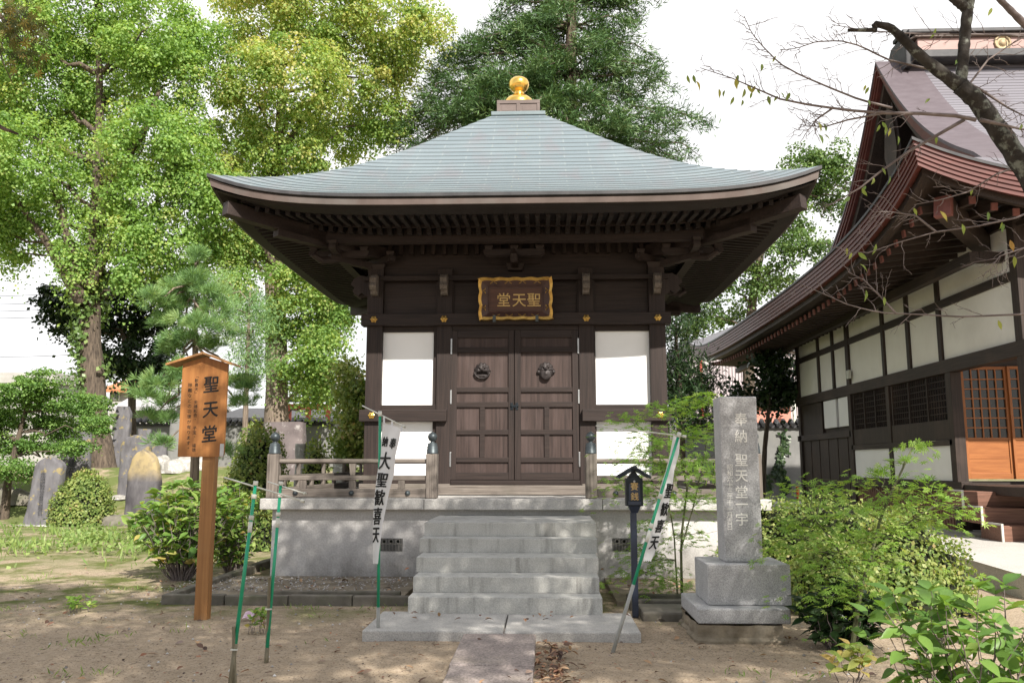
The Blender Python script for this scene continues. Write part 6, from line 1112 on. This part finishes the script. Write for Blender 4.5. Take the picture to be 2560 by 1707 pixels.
# ------------------------------------------------------------------ the bare cherry at the upper right
def cherry():
    root = np.array([5.6, 4.9, 0.]); T = thing('cherry_tree', root, 'almost bare cherry tree reaching over the temple roof, with a broken lichen covered limb', 'tree'); Yc = 6.0; q = lambda L, Y=Yc: [at(px, py, Y+(0 if len(r_) < 1 else r_[0])) for px, py, *r_ in L]
    tr = MB().tube([root+np.array([0, 0, -.2]), root+np.array([-.05, .1, 1.2]), root+np.array([-.3, .4, 2.3]), at(2680, 620, Yc-.3)], [.24, .2, .16, .1], 12); tr.build('trunk', 'cherry_bark', T, smooth=True)
    def limb(L, r0, r1, nm='limb', m='cherry_bark', Y=Yc, n=20, sides=10):
        P = q(L, Y); F = [along(P, i/n) for i in range(n+1)]; rad = [(r0+(r1-r0)*i/n)*(1+.07*math.sin(i*2.3)) for i in range(n+1)]; MB().tube(F, rad, sides).build(nm, m, T, smooth=True); return F
    A_ = limb([(2700, 640), (2620, 520), (2560, 420), (2500, 330), (2440, 250), (2400, 215)], .085, .062); limb([(2402, 218), (2350, 180), (2300, 140), (2255, 95), (2225, 68), (2185, 60), (2190, 76), (2120, 76)], .052, .012); limb([(2402, 218), (2408, 140), (2415, 60), (2428, -40)], .042, .038); limb([(2426, 30), (2390, 0), (2350, -40)], .04, .036); limb([(2640, 120), (2560, 60), (2480, -20)], .035, .02, 'branch', 'twig')
    tw = [[(2440, 300), (2390, 290), (2300, 284), (2210, 283), (2120, 276), (2020, 262), (1950, 248), (1890, 222), (1830, 196), (1750, 170)], [(2230, 270), (2150, 250), (2080, 222), (2000, 188), (1950, 160), (1910, 120), (1880, 85), (1860, 40)], [(2390, 190), (2300, 168), (2220, 150), (2150, 115), (2100, 102), (2040, 105), (1990, 122), (1950, 126)], [(2640, 95), (2500, 88), (2380, 86), (2260, 84), (2160, 76), (2080, 62)], [(2420, 210), (2460, 230), (2520, 270), (2600, 310)], [(2450, 300), (2520, 315), (2620, 340)], [(2640, 782), (2500, 788), (2400, 792), (2300, 786), (2200, 782), (2120, 762), (2060, 735), (2000, 709)], [(2640, 500), (2540, 545), (2440, 566), (2340, 580), (2250, 605), (2170, 632), (2110, 628)], [(2640, 400), (2500, 430), (2420, 480), (2350, 500), (2285, 512)], [(2410, 300), (2340, 340), (2270, 380), (2200, 430), (2150, 470), (2090, 505), (2060, 520)], [(2420, 215), (2470, 150), (2530, 110), (2620, 60)], [(2210, 283), (2120, 300), (2060, 318), (2000, 312)], [(2080, 272), (2040, 300), (2010, 340)], [(2340, 580), (2290, 540), (2230, 530), (2180, 530)], [(2240, 784), (2200, 740), (2160, 700), (2120, 680)], [(2640, 650), (2560, 620), (2500, 640), (2470, 680)]]
    lf = []; b = MB(); nt = 0
    for i, L in enumerate(tw):
        P = q(L, Yc+[-.1, .2, .3, .1, 0, -.2, .5, .4, .2, .1, .1, 0, 0, .4, .5, .5][i]); F = [along(P, k/18) for k in range(19)]; r0 = .015 if i in (0, 5, 4, 9) else .009; MB().tube(F, list(np.linspace(r0, .0025, 19)), 6).build('branch', 'twig', T, smooth=True)
        for s in np.linspace(.2, .98, 26 if i < 4 else 13):
            c = along(F, min(s, .99)); d = nrm(along(F, min(s+.02, 1))-along(F, max(0, s-.02))); w = np.cross(d, (0, 1, 0)); v = nrm(d*.8+w*rng.choice([-1, 1])*rng.uniform(.4, .9)+rng.normal(size=3)*.25); L_ = rng.uniform(.08, .34)*(1.1-s*.5); P2 = wob(c, c+v*L_, 5, .1); b.tube(P2, list(np.linspace(.0032, .0012, 6)), 4)
            for t in (.35, .6, .85):
                if rng.random() < .7: e = along(P2, t); v2 = nrm(v*.7+rng.normal(size=3)*.5); b.tube(wob(e, e+v2*L_*rng.uniform(.2, .55), 3, .1), [.0024, .002, .0016, .001], 4)
                lf.append(e if rng.random() < .02 else None)
    b.build('twigs', 'twig', T)
    pts = [(1733, 188), (1740, 203), (1718, 188), (1797, 222), (1812, 226), (1845, 187), (1848, 203), (1862, 222), (1880, 230), (1893, 222), (1835, 242), (1857, 250), (1920, 240), (1945, 240), (1952, 232), (1905, 160), (1940, 140), (1975, 232), (2045, 305), (2060, 310), (2048, 336), (2060, 336), (2165, 213), (2172, 218), (2325, 247), (2395, 150), (2440, 270), (2205, 305), (2215, 315), (2225, 320), (2200, 312), (2225, 440), (2155, 470), (2165, 465), (2185, 445), (2125, 492), (2205, 420), (2284, 520), (2350, 528), (2405, 560), (2470, 530), (2510, 560), (2525, 600), (2535, 640), (2150, 660), (2130, 632), (2118, 620), (2145, 630), (2190, 610), (2165, 725), (2210, 742), (2495, 800), (2430, 470), (2340, 70), (2480, 20), (2555, 310), (2170, 250), (2340, 340), (2245, 340), (1868, 212), (1888, 215), (1840, 196), (2505, 555), (2555, 410)]
    P = np.array([at(px, py, Yc+rng.uniform(-.3, .5)) for px, py in pts]); n = len(P); LO = ([(a*.72, b_, c_) for a, b_, c_ in OV[0]], OV[1]); leaves('leaves', LO, P, np.stack([rng.normal(0, .5, n), rng.normal(0, .3, n), -np.ones(n)*.9], -1), np.stack([rng.normal(0, .5, n), -np.ones(n), rng.normal(0, .4, n)], -1), rng.uniform(.05, .09, n), 'cherry_leaf', T, tint=np.abs(rng.normal(.2, .25, n)))
cherry()
# ------------------------------------------------------------------ the shade tree over the camera; its lowest spray shows in the top left corner
def shade():
    root = np.array([1.4, -5.0, 0.]); T = thing('shade_maple', root, 'overhanging maple whose bronze green leaf spray hangs in the top left corner', 'tree')
    trunk = [root+np.array(p) for p in ((0, 0, -.2), (.1, .2, 2), (.0, .6, 4), (.2, 1.2, 5.6), (.3, 2.0, 7))]; b = MB().tube([along(trunk, i/12) for i in range(13)], list(np.linspace(.34, .1, 13)), 12)
    bl = [((5.2, 1.6, 7.3), (.9, .9, .5)), ((5.3, -.5, 7.2), (1.0, .8, .5)), ((.6, 3.9, 7.3), (1.7, 1.2, .6)), ((3.4, 4.2, 7.4), (1.6, 1.0, .6)), ((1.9, 3.0, 7.0), (1.6, 1.2, .6)), ((-1.2, -.6, 6.9), (1.5, 1.6, .7)), ((1.2, -.2, 7.2), (1.6, 1.6, .8)), ((3.6, .2, 7.2), (1.6, 1.5, .7)), ((.2, 2.0, 7.2), (1.5, 1.2, .6)), ((2.8, 2.3, 7.4), (1.5, 1.2, .6)), ((2.2, -2.4, 7), (1.8, 1.3, .7)), ((-3.4, .2, 6.8), (1.3, 1.4, .6)), ((-2.6, 2.4, 6.8), (1.3, 1.1, .5)), ((-4.9, 2.2, 6.8), (1.2, 1.1, .5))]
    for c, r in bl: limb_to(b, [along(trunk, i/12) for i in range(13)], c, .07)
    tip = [at(-160, -190, 5.2), at(-70, -60, 5.5), at(0, 40, 5.7), at(60, 110, 5.8)]; P = [np.array(trunk[3])]+[np.array((-2.5, -.5, 5.9))]+tip; b.tube([along(P, i/14) for i in range(15)], list(np.linspace(.06, .004, 15)), 7); b.tube(wob(tip[1], at(30, 205, 5.6), 5, .1), [.012, .01, .008, .006, .004, .003], 6); b.tube(wob(at(-120, 250, 5.6), at(45, 335, 5.6), 5, .05), [.03, .026, .022, .018, .014, .008], 7); b.tube([tip[0], at(-140, 0, 5.5), at(-120, 250, 5.6)], [.03, .03, .03], 7)
    b.build('trunk', 'bark', T, smooth=True)
    P, D, N, S_, t = clumps(bl, per_m2=2.5, per=56, spread=(.42, .42, .2), size=(.1, .17), droop=.1, up=1.2, shell=.1); c = np.array([at(px+rng.normal()*22, py+rng.normal()*22, 5.7+rng.normal()*.12) for px, py in ((10, 20), (40, 10), (70, 40), (20, 70), (60, 90), (15, 115), (85, 70), (40, 130), (80, 130), (10, 40), (45, 60), (75, 160)) for _ in range(16)]); n = len(c)
    leaves('crown', MAPLE, np.concatenate([P, c]), np.concatenate([D, np.stack([rng.normal(0, .7, n), rng.normal(0, .5, n), -np.ones(n)*.8], -1)]), np.concatenate([N, np.stack([rng.normal(0, .6, n), -np.ones(n), rng.normal(.4, .5, n)], -1)]), np.concatenate([S_, rng.uniform(.05, .08, n)]), 'bronze_leaf', T)
shade()
